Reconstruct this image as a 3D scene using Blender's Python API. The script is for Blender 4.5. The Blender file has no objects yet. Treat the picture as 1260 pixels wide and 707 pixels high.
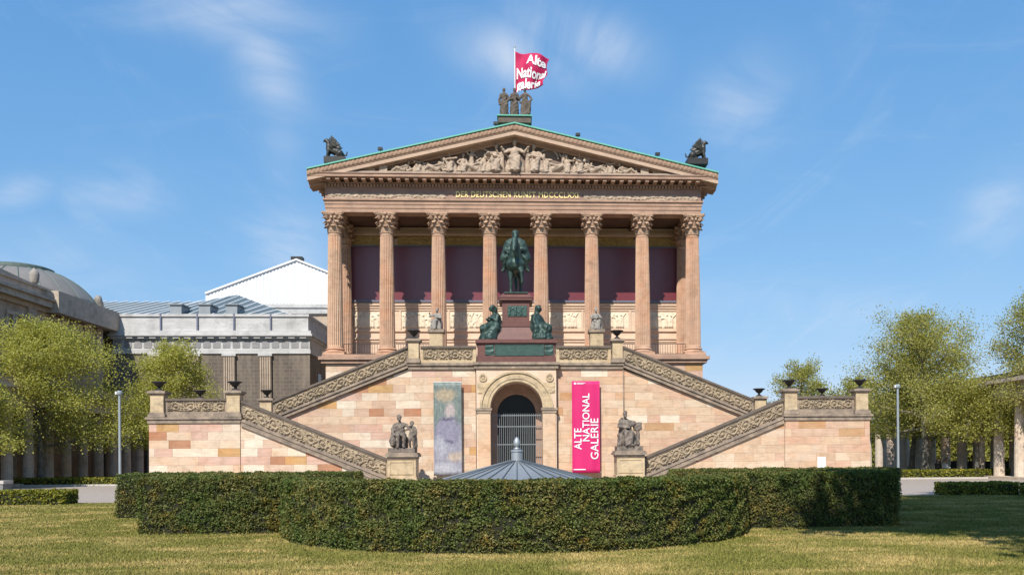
import bpy, bmesh, math, random
import numpy as np
from mathutils import Vector, Matrix, noise as mnoise

# ------------------------------------------------------------------ camera
scene = bpy.context.scene
COL = scene.collection
rng = np.random.default_rng(7)
random.seed(7)
R_ = math.radians

F_PX, YAW, ROLL, EYE = 1100.0, R_(2.9), R_(0.4), 1.75
AX_X, AX_Y = 636.0, 562.0            # where the building's axis meets the horizon in the 1260x707 photograph
_F = np.array([math.sin(YAW), math.cos(YAW), 0.0])
_R0 = np.array([math.cos(YAW), -math.sin(YAW), 0.0])
_U0 = np.array([0, 0, 1.0])
_U = _U0 * math.cos(ROLL) + _R0 * math.sin(ROLL)
_R = _R0 * math.cos(ROLL) - _U0 * math.sin(ROLL)
_d = np.array([0, 1.0, 0])
PPX = AX_X - F_PX * (_d @ _R) / (_d @ _F)
PPY = AX_Y + F_PX * (_d @ _U) / (_d @ _F)


def P(x, y, Y):
    """photo pixel -> world point on the plane at distance Y"""
    r = _F + _R * ((x - PPX) / F_PX) - _U * ((y - PPY) / F_PX)
    t = Y / r[1]
    return Vector((r[0] * t, Y, r[2] * t + EYE))


def G(x, y, z=0.0):
    """photo pixel -> world point at height z"""
    r = _F + _R * ((x - PPX) / F_PX) - _U * ((y - PPY) / F_PX)
    t = (z - EYE) / r[2]
    return Vector((r[0] * t, r[1] * t, z))


cam_d = bpy.data.cameras.new('camera')
cam = bpy.data.objects.new('camera', cam_d)
COL.objects.link(cam)
cam.matrix_world = Matrix(((_R[0], _U[0], -_F[0], 0), (_R[1], _U[1], -_F[1], 0), (_R[2], _U[2], -_F[2], EYE), (0, 0, 0, 1)))
cam_d.sensor_width = 36
cam_d.sensor_fit = 'HORIZONTAL'
cam_d.lens = F_PX / 1260 * 36
cam_d.shift_x = (630 - PPX) / 1260
cam_d.shift_y = (PPY - 353.5) / 1260
cam_d.clip_start, cam_d.clip_end = 0.1, 3000
scene.camera = cam

# ------------------------------------------------------------------ sun, sky, exposure
SUN_AZ, SUN_EL = R_(17.5), R_(44.6)    # to the left of straight behind the camera
sx, sy, sz = -math.sin(SUN_AZ) * math.cos(SUN_EL), -math.cos(SUN_AZ) * math.cos(SUN_EL), math.sin(SUN_EL)
sd = bpy.data.lights.new('sun', 'SUN')
sd.energy, sd.angle, sd.color = 4.6, R_(0.53), (1.0, 0.94, 0.84)
sun = bpy.data.objects.new('sun', sd)
COL.objects.link(sun)
sun.rotation_euler = Vector((sx, sy, sz)).to_track_quat('Z', 'Y').to_euler()
sun.location = (-20, -40, 60)

world = bpy.data.worlds.new('World')
scene.world = world
world.use_nodes = True
wn, wl = world.node_tree.nodes, world.node_tree.links
wn.clear()
w_out = wn.new('ShaderNodeOutputWorld')
w_bg = wn.new('ShaderNodeBackground')
w_bg.inputs['Strength'].default_value = 0.12
sky = wn.new('ShaderNodeTexSky')
sky.sky_type = 'NISHITA'
sky.sun_disc = False
sky.sun_elevation = SUN_EL
sky.sun_rotation = math.atan2(sx, sy)
sky.altitude, sky.air_density, sky.dust_density, sky.ozone_density = 60, 1.0, 0.0, 6.0
scene.view_settings.view_transform = 'Standard'
scene.view_settings.look = 'None'
scene.view_settings.gamma = 1.0
scene.view_settings.use_curve_mapping = False
scene.view_settings.exposure = 0.35


def _n(tree, typ, **kw):
    nd = tree.nodes.new(typ)
    for k, v in kw.items():
        if k in ('operation', 'blend_type', 'data_type', 'noise_dimensions', 'wave_type', 'bands_direction', 'feature', 'distance', 'vector_type', 'interpolation_type', 'gradient_type', 'clamp', 'use_clamp', 'normalize', 'invert'):
            setattr(nd, k, v)
        else:
            nd.inputs[k].default_value = v
    return nd


def build_clouds():
    """thin cirrus: stretched noise on the sky direction, thicker where the photograph shows wisps"""
    t = world.node_tree
    tc = t.nodes.new('ShaderNodeTexCoord')
    sep = t.nodes.new('ShaderNodeSeparateXYZ')
    wl.new(tc.outputs['Generated'], sep.inputs[0])

    def math_(op, a, b=None):
        m = t.nodes.new('ShaderNodeMath'); m.operation = op
        for i, v in enumerate((a, b)):
            if v is None: continue
            if isinstance(v, (int, float)): m.inputs[i].default_value = v
            else: wl.new(v, m.inputs[i])
        return m.outputs[0]
    zc = math_('ADD', math_('MAXIMUM', sep.outputs[2], 0.0), 0.18)
    cx, cy = math_('DIVIDE', sep.outputs[0], zc), math_('DIVIDE', sep.outputs[1], zc)
    comb = t.nodes.new('ShaderNodeCombineXYZ')
    wl.new(cx, comb.inputs[0]); wl.new(cy, comb.inputs[1])
    fields = []
    for (rot, scl, nscale, det, dist, lo, hi, seed) in ((0.25, (2.6, .8, 1), 1.3, 9, 1.6, .52, .9, 3.1), (-.5, (1.0, 2.4, 1), 1.9, 9, 1.1, .54, .95, 8.7)):
        mp = t.nodes.new('ShaderNodeMapping')
        mp.inputs['Rotation'].default_value = (0, 0, rot)
        mp.inputs['Scale'].default_value = scl
        mp.inputs['Location'].default_value = (seed, seed * .7, 0)
        wl.new(comb.outputs[0], mp.inputs[0])
        nz = _n(t, 'ShaderNodeTexNoise', Scale=nscale, Detail=det, Roughness=.62, Distortion=dist)
        wl.new(mp.outputs[0], nz.inputs['Vector'])
        mr = t.nodes.new('ShaderNodeMapRange'); mr.interpolation_type = 'SMOOTHSTEP'
        mr.inputs['From Min'].default_value = lo; mr.inputs['From Max'].default_value = hi
        wl.new(nz.outputs['Fac'], mr.inputs['Value'])
        fields.append(mr.outputs[0])
    base = math_('MULTIPLY', math_('ADD', fields[0], fields[1]), .2)
    # wisps: fine streaky noise gathered around a few directions
    fine = t.nodes.new('ShaderNodeMapping')
    fine.inputs['Scale'].default_value = (2.0, 1.2, 1)
    fine.inputs['Rotation'].default_value = (0, 0, .2)
    wl.new(comb.outputs[0], fine.inputs[0])
    fz = _n(t, 'ShaderNodeTexNoise', Scale=1.7, Detail=10, Roughness=.58, Distortion=.9)
    wl.new(fine.outputs[0], fz.inputs['Vector'])
    fr = t.nodes.new('ShaderNodeMapRange'); fr.interpolation_type = 'SMOOTHSTEP'
    fr.inputs['From Min'].default_value = .24; fr.inputs['From Max'].default_value = .80
    wl.new(fz.outputs['Fac'], fr.inputs['Value'])
    tot = None
    for (px, py, rx, ry, lean, amp) in ((290, 18, 90, 34, 0, .75), (325, 70, 40, 90, .35, .62), (345, 150, 28, 70, .1, .35), (720, 48, 80, 34, -.35, .85), (640, 70, 80, 34, -.2, .6),
                                        (910, 125, 55, 55, -.3, .62), (150, 235, 55, 26, 0, .42), (25, 235, 40, 18, .5, .4), (360, 300, 60, 45, -.4, .55), (1220, 262, 40, 60, -.4, .48), (985, 375, 130, 26, -.15, .35), (70, 330, 90, 40, 0, .3)):
        c = P(px, py, 1.0) - Vector((0, 0, EYE)); c.normalize()
        sub = t.nodes.new('ShaderNodeVectorMath'); sub.operation = 'SUBTRACT'
        wl.new(tc.outputs['Generated'], sub.inputs[0]); sub.inputs[1].default_value = c
        k = 1.0 / F_PX * c.y
        ax = Vector((1, 0, 0)); up = Vector((0, 0, 1)) - c * c.z; up.normalize(); ax = up.cross(c) * -1; ax = c.cross(up)
        up2 = up + ax * lean * -1
        def dot(v):
            n = t.nodes.new('ShaderNodeVectorMath'); n.operation = 'DOT_PRODUCT'
            wl.new(sub.outputs[0], n.inputs[0]); n.inputs[1].default_value = v
            return n.outputs['Value']
        a = math_('POWER', math_('ABSOLUTE', math_('DIVIDE', dot(ax + up * lean), rx * k)), 2.0)
        b = math_('POWER', math_('ABSOLUTE', math_('DIVIDE', dot(up2), ry * k)), 2.0)
        g = math_('MULTIPLY', math_('EXPONENT', math_('MULTIPLY', math_('ADD', a, b), -1.0)), amp)
        tot = g if tot is None else math_('MAXIMUM', tot, g)
    wisps = math_('MULTIPLY', tot, fr.outputs[0])
    fac = math_('MINIMUM', math_('ADD', base, wisps), .8)
    up_ok = t.nodes.new('ShaderNodeMapRange'); up_ok.interpolation_type = 'SMOOTHSTEP'
    up_ok.inputs['From Min'].default_value = .0; up_ok.inputs['From Max'].default_value = .08
    wl.new(sep.outputs[2], up_ok.inputs['Value'])
    fac = math_('MULTIPLY', fac, up_ok.outputs[0])
    mix = t.nodes.new('ShaderNodeMixRGB')
    wl.new(fac, mix.inputs['Fac'])
    # grade the physical sky evenly to the photograph's tone curve (bright saturated blue that stays below white at the horizon)
    k_ = 1.0 / (.12 * 2 ** .35)
    sp, cbn = t.nodes.new('ShaderNodeSeparateColor'), t.nodes.new('ShaderNodeCombineColor')
    wl.new(sky.outputs[0], sp.inputs[0])
    for i, (g_, c_) in enumerate(((.80, .150), (.50, .270), (.32, .475))):
        wl.new(math_('MULTIPLY', math_('POWER', sp.outputs[i], g_), c_ * k_), cbn.inputs[i])
    wl.new(cbn.outputs[0], mix.inputs[1])
    mix.inputs[2].default_value = (.80 * k_, .86 * k_, .95 * k_, 1)
    wl.new(mix.outputs[0], w_bg.inputs['Color'])


build_clouds()
wl.new(w_bg.outputs[0], w_out.inputs[0])

# ------------------------------------------------------------------ materials
MATS = {}


def new_mat(name):
    m = bpy.data.materials.new(name)
    m.use_nodes = True
    t = m.node_tree
    t.nodes.clear()
    out = t.nodes.new('ShaderNodeOutputMaterial')
    b = t.nodes.new('ShaderNodeBsdfPrincipled')
    t.links.new(b.outputs[0], out.inputs[0])
    MATS[name] = m
    return m, t, b, out


def ramp(t, stops, constant=False):
    r = t.nodes.new('ShaderNodeValToRGB')
    e = r.color_ramp.elements
    while len(e) < len(stops): e.new(.5)
    for i, (p, c) in enumerate(stops):
        e[i].position = p; e[i].color = (*c, 1)
    if constant: r.color_ramp.interpolation = 'CONSTANT'
    return r


def mixrgb(t, fac, a, b, typ='MIX'):
    m = t.nodes.new('ShaderNodeMixRGB'); m.blend_type = typ
    for i, v in enumerate((fac, a, b)):
        if isinstance(v, (int, float)): m.inputs[i].default_value = v
        elif isinstance(v, tuple): m.inputs[i].default_value = (*v, 1)
        else: t.links.new(v, m.inputs[i])
    return m.outputs[0]


def noise_(t, vec, scale, detail=5, rough=.6, lo=0., hi=1., dist=0.):
    n = _n(t, 'ShaderNodeTexNoise', Scale=scale, Detail=detail, Roughness=rough, Distortion=dist)
    t.links.new(vec, n.inputs['Vector'])
    mr = t.nodes.new('ShaderNodeMapRange')
    mr.inputs['From Min'].default_value = lo; mr.inputs['From Max'].default_value = hi
    t.links.new(n.outputs['Fac'], mr.inputs['Value'])
    return mr.outputs[0]


def pos_vec(t, scale=(1, 1, 1)):
    g = t.nodes.new('ShaderNodeNewGeometry')
    mp = t.nodes.new('ShaderNodeMapping'); mp.inputs['Scale'].default_value = scale
    t.links.new(g.outputs['Position'], mp.inputs[0])
    return mp.outputs[0]


def bump(t, b, h, strength, dist=.02):
    bp = t.nodes.new('ShaderNodeBump')
    bp.inputs['Strength'].default_value = strength; bp.inputs['Distance'].default_value = dist
    t.links.new(h, bp.inputs['Height']); t.links.new(bp.outputs[0], b.inputs['Normal'])


def stone(name, c1, c2, stain=(.16, .13, .11), stain_amt=.35, scale=1.2, rand=None, rough=.92, bmp=.35, streak=True, const_rand=False, stain_lo=.5, stain_hi=.78):
    """weathered stone: two tones, bedding streaks, blotchy stains; rand gives one tone to each block"""
    m, t, b, _ = new_mat(name)
    v = pos_vec(t)
    big = noise_(t, v, scale, 6, .65, .3, .7)
    if rand:
        oi = t.nodes.new('ShaderNodeObjectInfo')
        rr = ramp(t, rand, constant=const_rand)
        t.links.new(oi.outputs['Random'], rr.inputs[0])
        base = rr.outputs[0]
        ph = t.nodes.new('ShaderNodeVectorMath'); ph.operation = 'ADD'      # each block cut from its own part of the quarry
        t.links.new(v, ph.inputs[0])
        off = t.nodes.new('ShaderNodeMath'); off.operation = 'MULTIPLY'; off.inputs[1].default_value = 37.0
        t.links.new(oi.outputs['Random'], off.inputs[0]); t.links.new(off.outputs[0], ph.inputs[1])
        tint = ramp(t, [(0, (.80, .74, .68)), (.45, (1.0, 1.0, 1.0)), (1, (1.10, 1.10, 1.10))])
        t.links.new(noise_(t, ph.outputs[0], 1.5, 6, .7, .28, .72, .8), tint.inputs[0])
        base = mixrgb(t, 1.0, base, tint.outputs[0], 'MULTIPLY')
        tn2 = ramp(t, [(0, (1.06, .93, .84)), (.5, (1, 1, 1)), (1, (.97, 1.01, 1.02))])
        t.links.new(noise_(t, ph.outputs[0], .55, 4, .6, .3, .7), tn2.inputs[0])
        base = mixrgb(t, 1.0, base, tn2.outputs[0], 'MULTIPLY')
    else:
        base = mixrgb(t, big, c1, c2)
    if streak:
        sv = pos_vec(t, (.8, .8, 9))
        st = noise_(t, sv, 1.6, 5, .7, .35, .7)
        sr = ramp(t, [(0, (.84, .82, .80)), (1, (1.07, 1.06, 1.05))])
        t.links.new(st, sr.inputs[0])
        base = mixrgb(t, 1.0, base, sr.outputs[0], 'MULTIPLY')
    sn = noise_(t, v, scale * 1.7, 8, .72, stain_lo, stain_hi)
    mm = t.nodes.new('ShaderNodeMath'); mm.operation = 'MULTIPLY'; mm.inputs[1].default_value = stain_amt; mm.use_clamp = True
    t.links.new(sn, mm.inputs[0])
    base = mixrgb(t, mm.outputs[0], base, stain)
    t.links.new(base, b.inputs['Base Color'])
    b.inputs['Roughness'].default_value = rough
    b.inputs['Specular IOR Level'].default_value = .25
    if bmp:
        bump(t, b, noise_(t, v, 14, 6, .7), bmp, .03)
    return m


def plain(name, c, rough=.6, metal=0., c2=None, scale=3., bmp=0., spec=.5):
    m, t, b, _ = new_mat(name)
    v = pos_vec(t)
    if c2 is not None:
        t.links.new(mixrgb(t, noise_(t, v, scale, 6, .65, .3, .7), c, c2), b.inputs['Base Color'])
    else:
        b.inputs['Base Color'].default_value = (*c, 1)
    b.inputs['Roughness'].default_value = rough
    b.inputs['Metallic'].default_value = metal
    b.inputs['Specular IOR Level'].default_value = spec
    if bmp: bump(t, b, noise_(t, v, scale * 6, 5, .7), bmp, .02)
    return m


def leaf_mat(name, cols, trans=.35, rough=.6, patch=None, spec=.25):
    m, t, b, out = new_mat(name)
    g = t.nodes.new('ShaderNodeNewGeometry')
    n = len(cols)
    rr = ramp(t, [(i / (n - 1), c) for i, c in enumerate(cols)])
    t.links.new(g.outputs['Random Per Island'], rr.inputs[0])
    base = rr.outputs[0]
    if patch:
        pn = noise_(t, pos_vec(t), patch[0], 4, .6, .38, .62)
        base = mixrgb(t, pn, base, mixrgb(t, 1.0, base, patch[1], 'MULTIPLY'))
        pb = noise_(t, pos_vec(t), patch[0] * 2.3, 5, .65, .52, .70)
        base = mixrgb(t, pb, base, mixrgb(t, 1.0, base, (1.55, 1.05, .72), 'MULTIPLY'))
        pc = noise_(t, pos_vec(t, (1, 1, .5)), patch[0] * 4.1, 4, .6, .50, .68)
        base = mixrgb(t, pc, base, mixrgb(t, 1.0, base, (.50, .55, .60), 'MULTIPLY'))
    t.links.new(base, b.inputs['Base Color'])
    b.inputs['Roughness'].default_value = rough
    b.inputs['Specular IOR Level'].default_value = spec
    tr = t.nodes.new('ShaderNodeBsdfTranslucent')
    t.links.new(mixrgb(t, 1.0, base, (1.25, 1.2, .55), 'MULTIPLY'), tr.inputs[0])
    mx = t.nodes.new('ShaderNodeMixShader'); mx.inputs[0].default_value = trans
    t.links.new(b.outputs[0], mx.inputs[1]); t.links.new(tr.outputs[0], mx.inputs[2])
    t.links.new(mx.outputs[0], out.inputs[0])
    return m


ASHLAR = [(0, (0.616, 0.461, 0.335)), (.18, (0.546, 0.383, 0.284)), (.32, (0.651, 0.522, 0.396)), (.48, (0.581, 0.392, 0.310)), (.60, (0.704, 0.592, 0.473)), (.74, (0.598, 0.435, 0.327)), (.85, (0.422, 0.217, 0.129)), (.93, (0.510, 0.313, 0.146)), (.965, (0.634, 0.522, 0.413))]
ASHLAR_R = [(0, (0.616, 0.452, 0.318)), (.25, (0.572, 0.409, 0.284)), (.45, (0.651, 0.505, 0.370)), (.6, (0.581, 0.392, 0.284)), (.75, (0.616, 0.461, 0.344)), (.89, (0.493, 0.296, 0.163)), (.94, (0.722, 0.609, 0.482))]
M_ASH = stone('ashlar_pink', None, None, rand=ASHLAR, stain_amt=.22, const_rand=True, bmp=.25)
M_ASHR = stone('ashlar_peach', None, None, rand=ASHLAR_R, stain_amt=.18, const_rand=True, bmp=.25)
M_CORE = stone('mortar', (.52, .40, .30), (.42, .31, .23), stain_amt=.3)
M_TRIM = stone('trim_sandstone', (.42, .33, .25), (.32, .255, .20), stain=(.085, .075, .068), stain_amt=.75, stain_lo=.40, stain_hi=.68)
M_CAP = stone('weathered_cap', (.20, .16, .13), (.12, .10, .085), stain=(.05, .045, .04), stain_amt=.6)
M_RELIEF = stone('relief_sandstone', (.46, .37, .26), (.36, .285, .20), stain=(.10, .088, .075), stain_amt=.6, stain_lo=.42, stain_hi=.7)
M_COLUMN = stone('column_sandstone', None, None, rand=[(0, (.53, .345, .245)), (.35, (.57, .385, .275)), (.7, (.50, .315, .22)), (1, (.58, .405, .29))], stain=(.24, .155, .115), stain_amt=.55, scale=.9)
M_CAPITAL = stone('capital_sandstone', (.52, .36, .25), (.42, .28, .20), stain=(.12, .09, .07), stain_amt=.7, scale=2.5)
M_ENTAB = stone('entablature_sandstone', (.50, .33, .24), (.41, .27, .20), stain=(.17, .12, .10), stain_amt=.7, scale=.7, stain_lo=.44)
M_CORONA = stone('corona_sandstone', (.58, .43, .32), (.48, .34, .26), stain=(.2, .15, .12), stain_amt=.55, scale=.8)
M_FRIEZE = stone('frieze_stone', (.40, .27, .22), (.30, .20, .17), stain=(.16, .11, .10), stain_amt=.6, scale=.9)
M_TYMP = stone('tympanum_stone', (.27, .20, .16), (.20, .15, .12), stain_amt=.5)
M_PFIG = stone('pediment_figure_stone', (.50, .40, .31), (.40, .31, .24), stain=(.15, .12, .10), stain_amt=.6, scale=2.2)
M_SIMA = stone('sima_stone', (.44, .30, .21), (.34, .22, .16), stain=(.14, .10, .08), stain_amt=.7, scale=1.6)
M_LOGGIA = stone('loggia_stone', (.73, .575, .44), (.65, .485, .365), stain=(.4, .28, .2), stain_amt=.3)
M_LOGREL = stone('loggia_relief', (.82, .73, .58), (.72, .62, .48), stain=(.30, .25, .19), stain_amt=.45, scale=3)
M_GRANITE = stone('porphyry', (.175, .082, .070), (.125, .058, .052), stain=(.08, .05, .05), stain_amt=.5, scale=2.5, rough=.5, streak=False, bmp=.05)
M_STATUE = stone('blackened_sandstone', (.30, .245, .20), (.17, .14, .12), stain=(.04, .037, .034), stain_amt=.8, scale=2.4, streak=False, bmp=.2, stain_lo=.4, stain_hi=.65)
M_STATUE2 = stone('grey_marble', (.36, .33, .29), (.24, .22, .20), stain=(.10, .09, .08), stain_amt=.7, scale=3, streak=False)
M_ROOFST = stone('rooftop_statue_stone', (.17, .14, .115), (.09, .075, .063), stain=(.05, .045, .04), stain_amt=.75, scale=2.2, streak=False)
M_PED = stone('pedestal_stone', (.62, .50, .33), (.50, .38, .24), stain=(.12, .10, .08), stain_amt=.6, scale=1.4, stain_lo=.46, stain_hi=.72)
M_BRONZE = plain('patina_bronze', (.016, .034, .030), .54, .4, (.066, .112, .094), 3.4, .3)
M_BRONZE2 = plain('plaque_bronze', (.06, .12, .10), .5, .4, (.03, .06, .055), 9, .5)
M_IRON = plain('black_iron', (.018, .018, .02), .5, .3, (.035, .033, .032), 6)
M_GRIFFIN = plain('dark_bronze', (.02, .022, .022), .5, .3, (.07, .065, .055), 4, .2)
M_COPPER = plain('verdigris_copper', (.10, .38, .28), .7, .1, (.16, .44, .34), 1.2)
M_COPPER_D = plain('dark_roof', (.09, .13, .12), .7, .1, (.13, .17, .15), 1.2)
M_GOLD = plain('gilded', (.95, .76, .34), .45, .0, (.90, .70, .28), 5)
M_GILTREL = stone('gilded_frieze', (.50, .36, .14), (.34, .24, .10), stain=(.10, .07, .04), stain_amt=.6, scale=3, streak=False)
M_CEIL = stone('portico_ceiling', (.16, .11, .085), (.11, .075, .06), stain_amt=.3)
M_RED = plain('red_blind_behind_glass', (.17, .022, .032), .34, 0, (.145, .019, .03), .9, 0, 1.0)
M_FRAME = plain('blue_grey_frame', (.15, .16, .22), .5, .2)
M_ZINC = plain('zinc_sheet', (.23, .25, .265), .5, .3, (.30, .32, .335), 1.1)
M_ZINCS = plain('zinc_seam', (.12, .14, .16), .5, .5)
M_STEEL = plain('brushed_steel', (.42, .44, .46), .52, .55, (.34, .36, .38), 3)
M_GLASSD = plain('dark_glass', (.010, .012, .011), .25, 0, None, spec=.25)
M_GATE = plain('gate_steel', (.24, .255, .27), .5, .3)
M_LAMP = plain('lamp_grey', (.36, .40, .42), .45, .3, (.30, .34, .36), 3)
M_WHITE = plain('white_paint', (.78, .78, .77), .6)
M_PINK = plain('magenta_fabric', (.60, .012, .14), .7, 0, (.55, .010, .125), .6)
M_FLAG = plain('flag_cloth', (.50, .006, .085), .75, 0, (.41, .005, .066), 1.0)
M_LETTER = plain('white_print', (.85, .85, .85), .7)
M_NEUES = stone('museum_plaster', (.54, .43, .33), (.44, .35, .27), stain=(.10, .085, .075), stain_amt=.65, scale=.5, stain_lo=.45, stain_hi=.75)
M_NEUES_T = stone('museum_trim', (.58, .49, .40), (.44, .37, .30), stain=(.10, .09, .08), stain_amt=.7, scale=.8)
M_DOME = plain('dome_metal', (.20, .185, .17), .6, .2, (.27, .25, .225), .5)
M_PERG_T = stone('grey_limestone', (.60, .60, .60), (.49, .49, .49), stain=(.13, .125, .12), stain_amt=.6, scale=.45, stain_lo=.48, stain_hi=.78)
M_FPANEL = stone('grey_frieze_panel', (.34, .34, .35), (.26, .26, .27), stain_amt=.5, scale=.5)
M_SHEET = plain('white_sheeting', (.76, .77, .79), .6)
M_ROOFGLASS = plain('roof_glass', (.10, .13, .135), .5, .1, (.15, .18, .185), .35)
M_COLON = stone('colonnade_stone', (.56, .49, .42), (.44, .38, .32), stain=(.15, .13, .115), stain_amt=.6, scale=1.0, rand=[(0, (.64, .56, .48)), (.5, (.56, .48, .41)), (1, (.68, .58, .48))])
M_BARK = stone('plane_bark', (.28, .26, .22), (.09, .075, .06), stain=(.04, .035, .03), stain_amt=.5, scale=2.6, streak=False, bmp=.5)
M_DARKWALL = stone('dark_wall', (.07, .06, .055), (.05, .045, .04), stain_amt=.3)
M_SKIN = plain('skin', (.50, .30, .22), .6)
M_CLOTH1 = plain('dark_clothes', (.03, .03, .035), .8)
M_CLOTH2 = plain('white_clothes', (.72, .72, .72), .8)
M_BENCHST = stone('bench_stone', (.26, .26, .27), (.20, .20, .21), stain_amt=.3)


def facade_mat():
    """big brown-grey limestone slabs seen from far away: slab joints too fine to be pieces"""
    m, t, b, _ = new_mat('brown_slab_wall')
    v = pos_vec(t)
    sw = t.nodes.new('ShaderNodeSeparateXYZ'); t.links.new(v, sw.inputs[0])
    ad = t.nodes.new('ShaderNodeMath'); t.links.new(sw.outputs[0], ad.inputs[0]); t.links.new(sw.outputs[1], ad.inputs[1])
    cb = t.nodes.new('ShaderNodeCombineXYZ'); t.links.new(ad.outputs[0], cb.inputs[0]); t.links.new(sw.outputs[2], cb.inputs[1])
    br = t.nodes.new('ShaderNodeTexBrick')
    br.inputs['Scale'].default_value = 1.0
    br.inputs['Brick Width'].default_value = .62; br.inputs['Row Height'].default_value = .36
    br.inputs['Mortar Size'].default_value = .022; br.inputs['Bias'].default_value = 0
    br.inputs['Color1'].default_value = (.135, .108, .085, 1); br.inputs['Color2'].default_value = (.105, .084, .07, 1)
    br.inputs['Mortar'].default_value = (.185, .15, .12, 1)
    t.links.new(cb.outputs[0], br.inputs['Vector'])
    st = noise_(t, pos_vec(t, (1.2, 1.2, .12)), 1.0, 6, .7, .45, .75)
    base = mixrgb(t, st, br.outputs['Color'], (.26, .215, .17))
    t.links.new(base, b.inputs['Base Color'])
    b.inputs['Roughness'].default_value = .9
    return m


M_PERG = facade_mat()


def lawn_nodes(t, v):
    big = noise_(t, v, .42, 6, .66, .40, .60, .8)
    fin = noise_(t, v, 2.6, 6, .7, .35, .68)
    streaky = noise_(t, pos_vec(t, (.5, 1.25, 1)), .8, 5, .65, .38, .66)
    green = mixrgb(t, fin, (.085, .118, .018), (.150, .168, .032))
    dry = mixrgb(t, fin, (.47, .36, .165), (.34, .27, .105))
    f = t.nodes.new('ShaderNodeMath'); f.operation = 'MULTIPLY'
    t.links.new(big, f.inputs[0]); t.links.new(streaky, f.inputs[1])
    f2 = t.nodes.new('ShaderNodeMath'); f2.operation = 'MULTIPLY_ADD'; f2.inputs[1].default_value = 1.2; f2.inputs[2].default_value = .27; f2.use_clamp = True
    t.links.new(f.outputs[0], f2.inputs[0])
    return mixrgb(t, f2.outputs[0], green, dry)


def lawn_mats():
    m, t, b, _ = new_mat('lawn_turf')
    v = pos_vec(t)
    t.links.new(lawn_nodes(t, v), b.inputs['Base Color'])
    b.inputs['Roughness'].default_value = .95
    b.inputs['Specular IOR Level'].default_value = .02
    bump(t, b, noise_(t, v, 30, 6, .75), .9, .04)
    m2, t2, b2, _ = new_mat('grass_blades')
    v2 = pos_vec(t2)
    col = lawn_nodes(t2, v2)
    g = t2.nodes.new('ShaderNodeNewGeometry')
    rr = ramp(t2, [(0, (.62, .66, .5)), (.6, (1.05, 1.08, 1.0)), (1, (1.5, 1.35, 1.2))])
    t2.links.new(g.outputs['Random Per Island'], rr.inputs[0])
    t2.links.new(mixrgb(t2, 1.0, col, rr.outputs[0], 'MULTIPLY'), b2.inputs['Base Color'])
    b2.inputs['Roughness'].default_value = .7
    b2.inputs['Specular IOR Level'].default_value = .03
    return m, m2


M_LAWN, M_BLADE = lawn_mats()
M_GRAVEL = plain('pale_gravel', (.40, .35, .31), .95, 0, (.30, .265, .235), 1.6, .6, .1)
M_SETTS = plain('path_setts', (.42, .36, .31), .9, 0, (.29, .245, .21), 5.5, .7, .1)
M_KERB = stone('pale_kerb', (.55, .52, .48), (.46, .43, .40), stain_amt=.2)
M_SOIL = plain('bare_soil', (.085, .070, .045), .95, 0, (.06, .075, .03), .8, .5, .1)

M_HEDGE = leaf_mat('yew_leaves', [(.050, .064, .020), (.108, .128, .034), (.18, .19, .046), (.148, .152, .05), (.25, .22, .06), (.30, .23, .09)], .22, .6, (1.1, (.62, .86, .72)))
M_HEDGE_B = plain('hedge_inner_twigs', (.016, .018, .008), .95, 0, (.024, .022, .010), 6)
M_BOX = leaf_mat('box_leaves', [(.09, .115, .016), (.16, .18, .022), (.26, .245, .032), (.36, .31, .045)], .22, .6)
M_BOX_B = plain('box_inner_twigs', (.03, .032, .01), .95)
M_LEAF = leaf_mat('spring_plane_leaves', [(.29, .30, .07), (.385, .395, .098), (.51, .495, .13), (.35, .35, .085), (.57, .54, .18)], .48, .55)
M_LEAF2 = leaf_mat('young_plane_leaves', [(.25, .27, .07), (.335, .35, .088), (.44, .435, .12), (.40, .345, .12), (.49, .465, .155)], .48, .55)

# ------------------------------------------------------------------ mesh helpers


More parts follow.
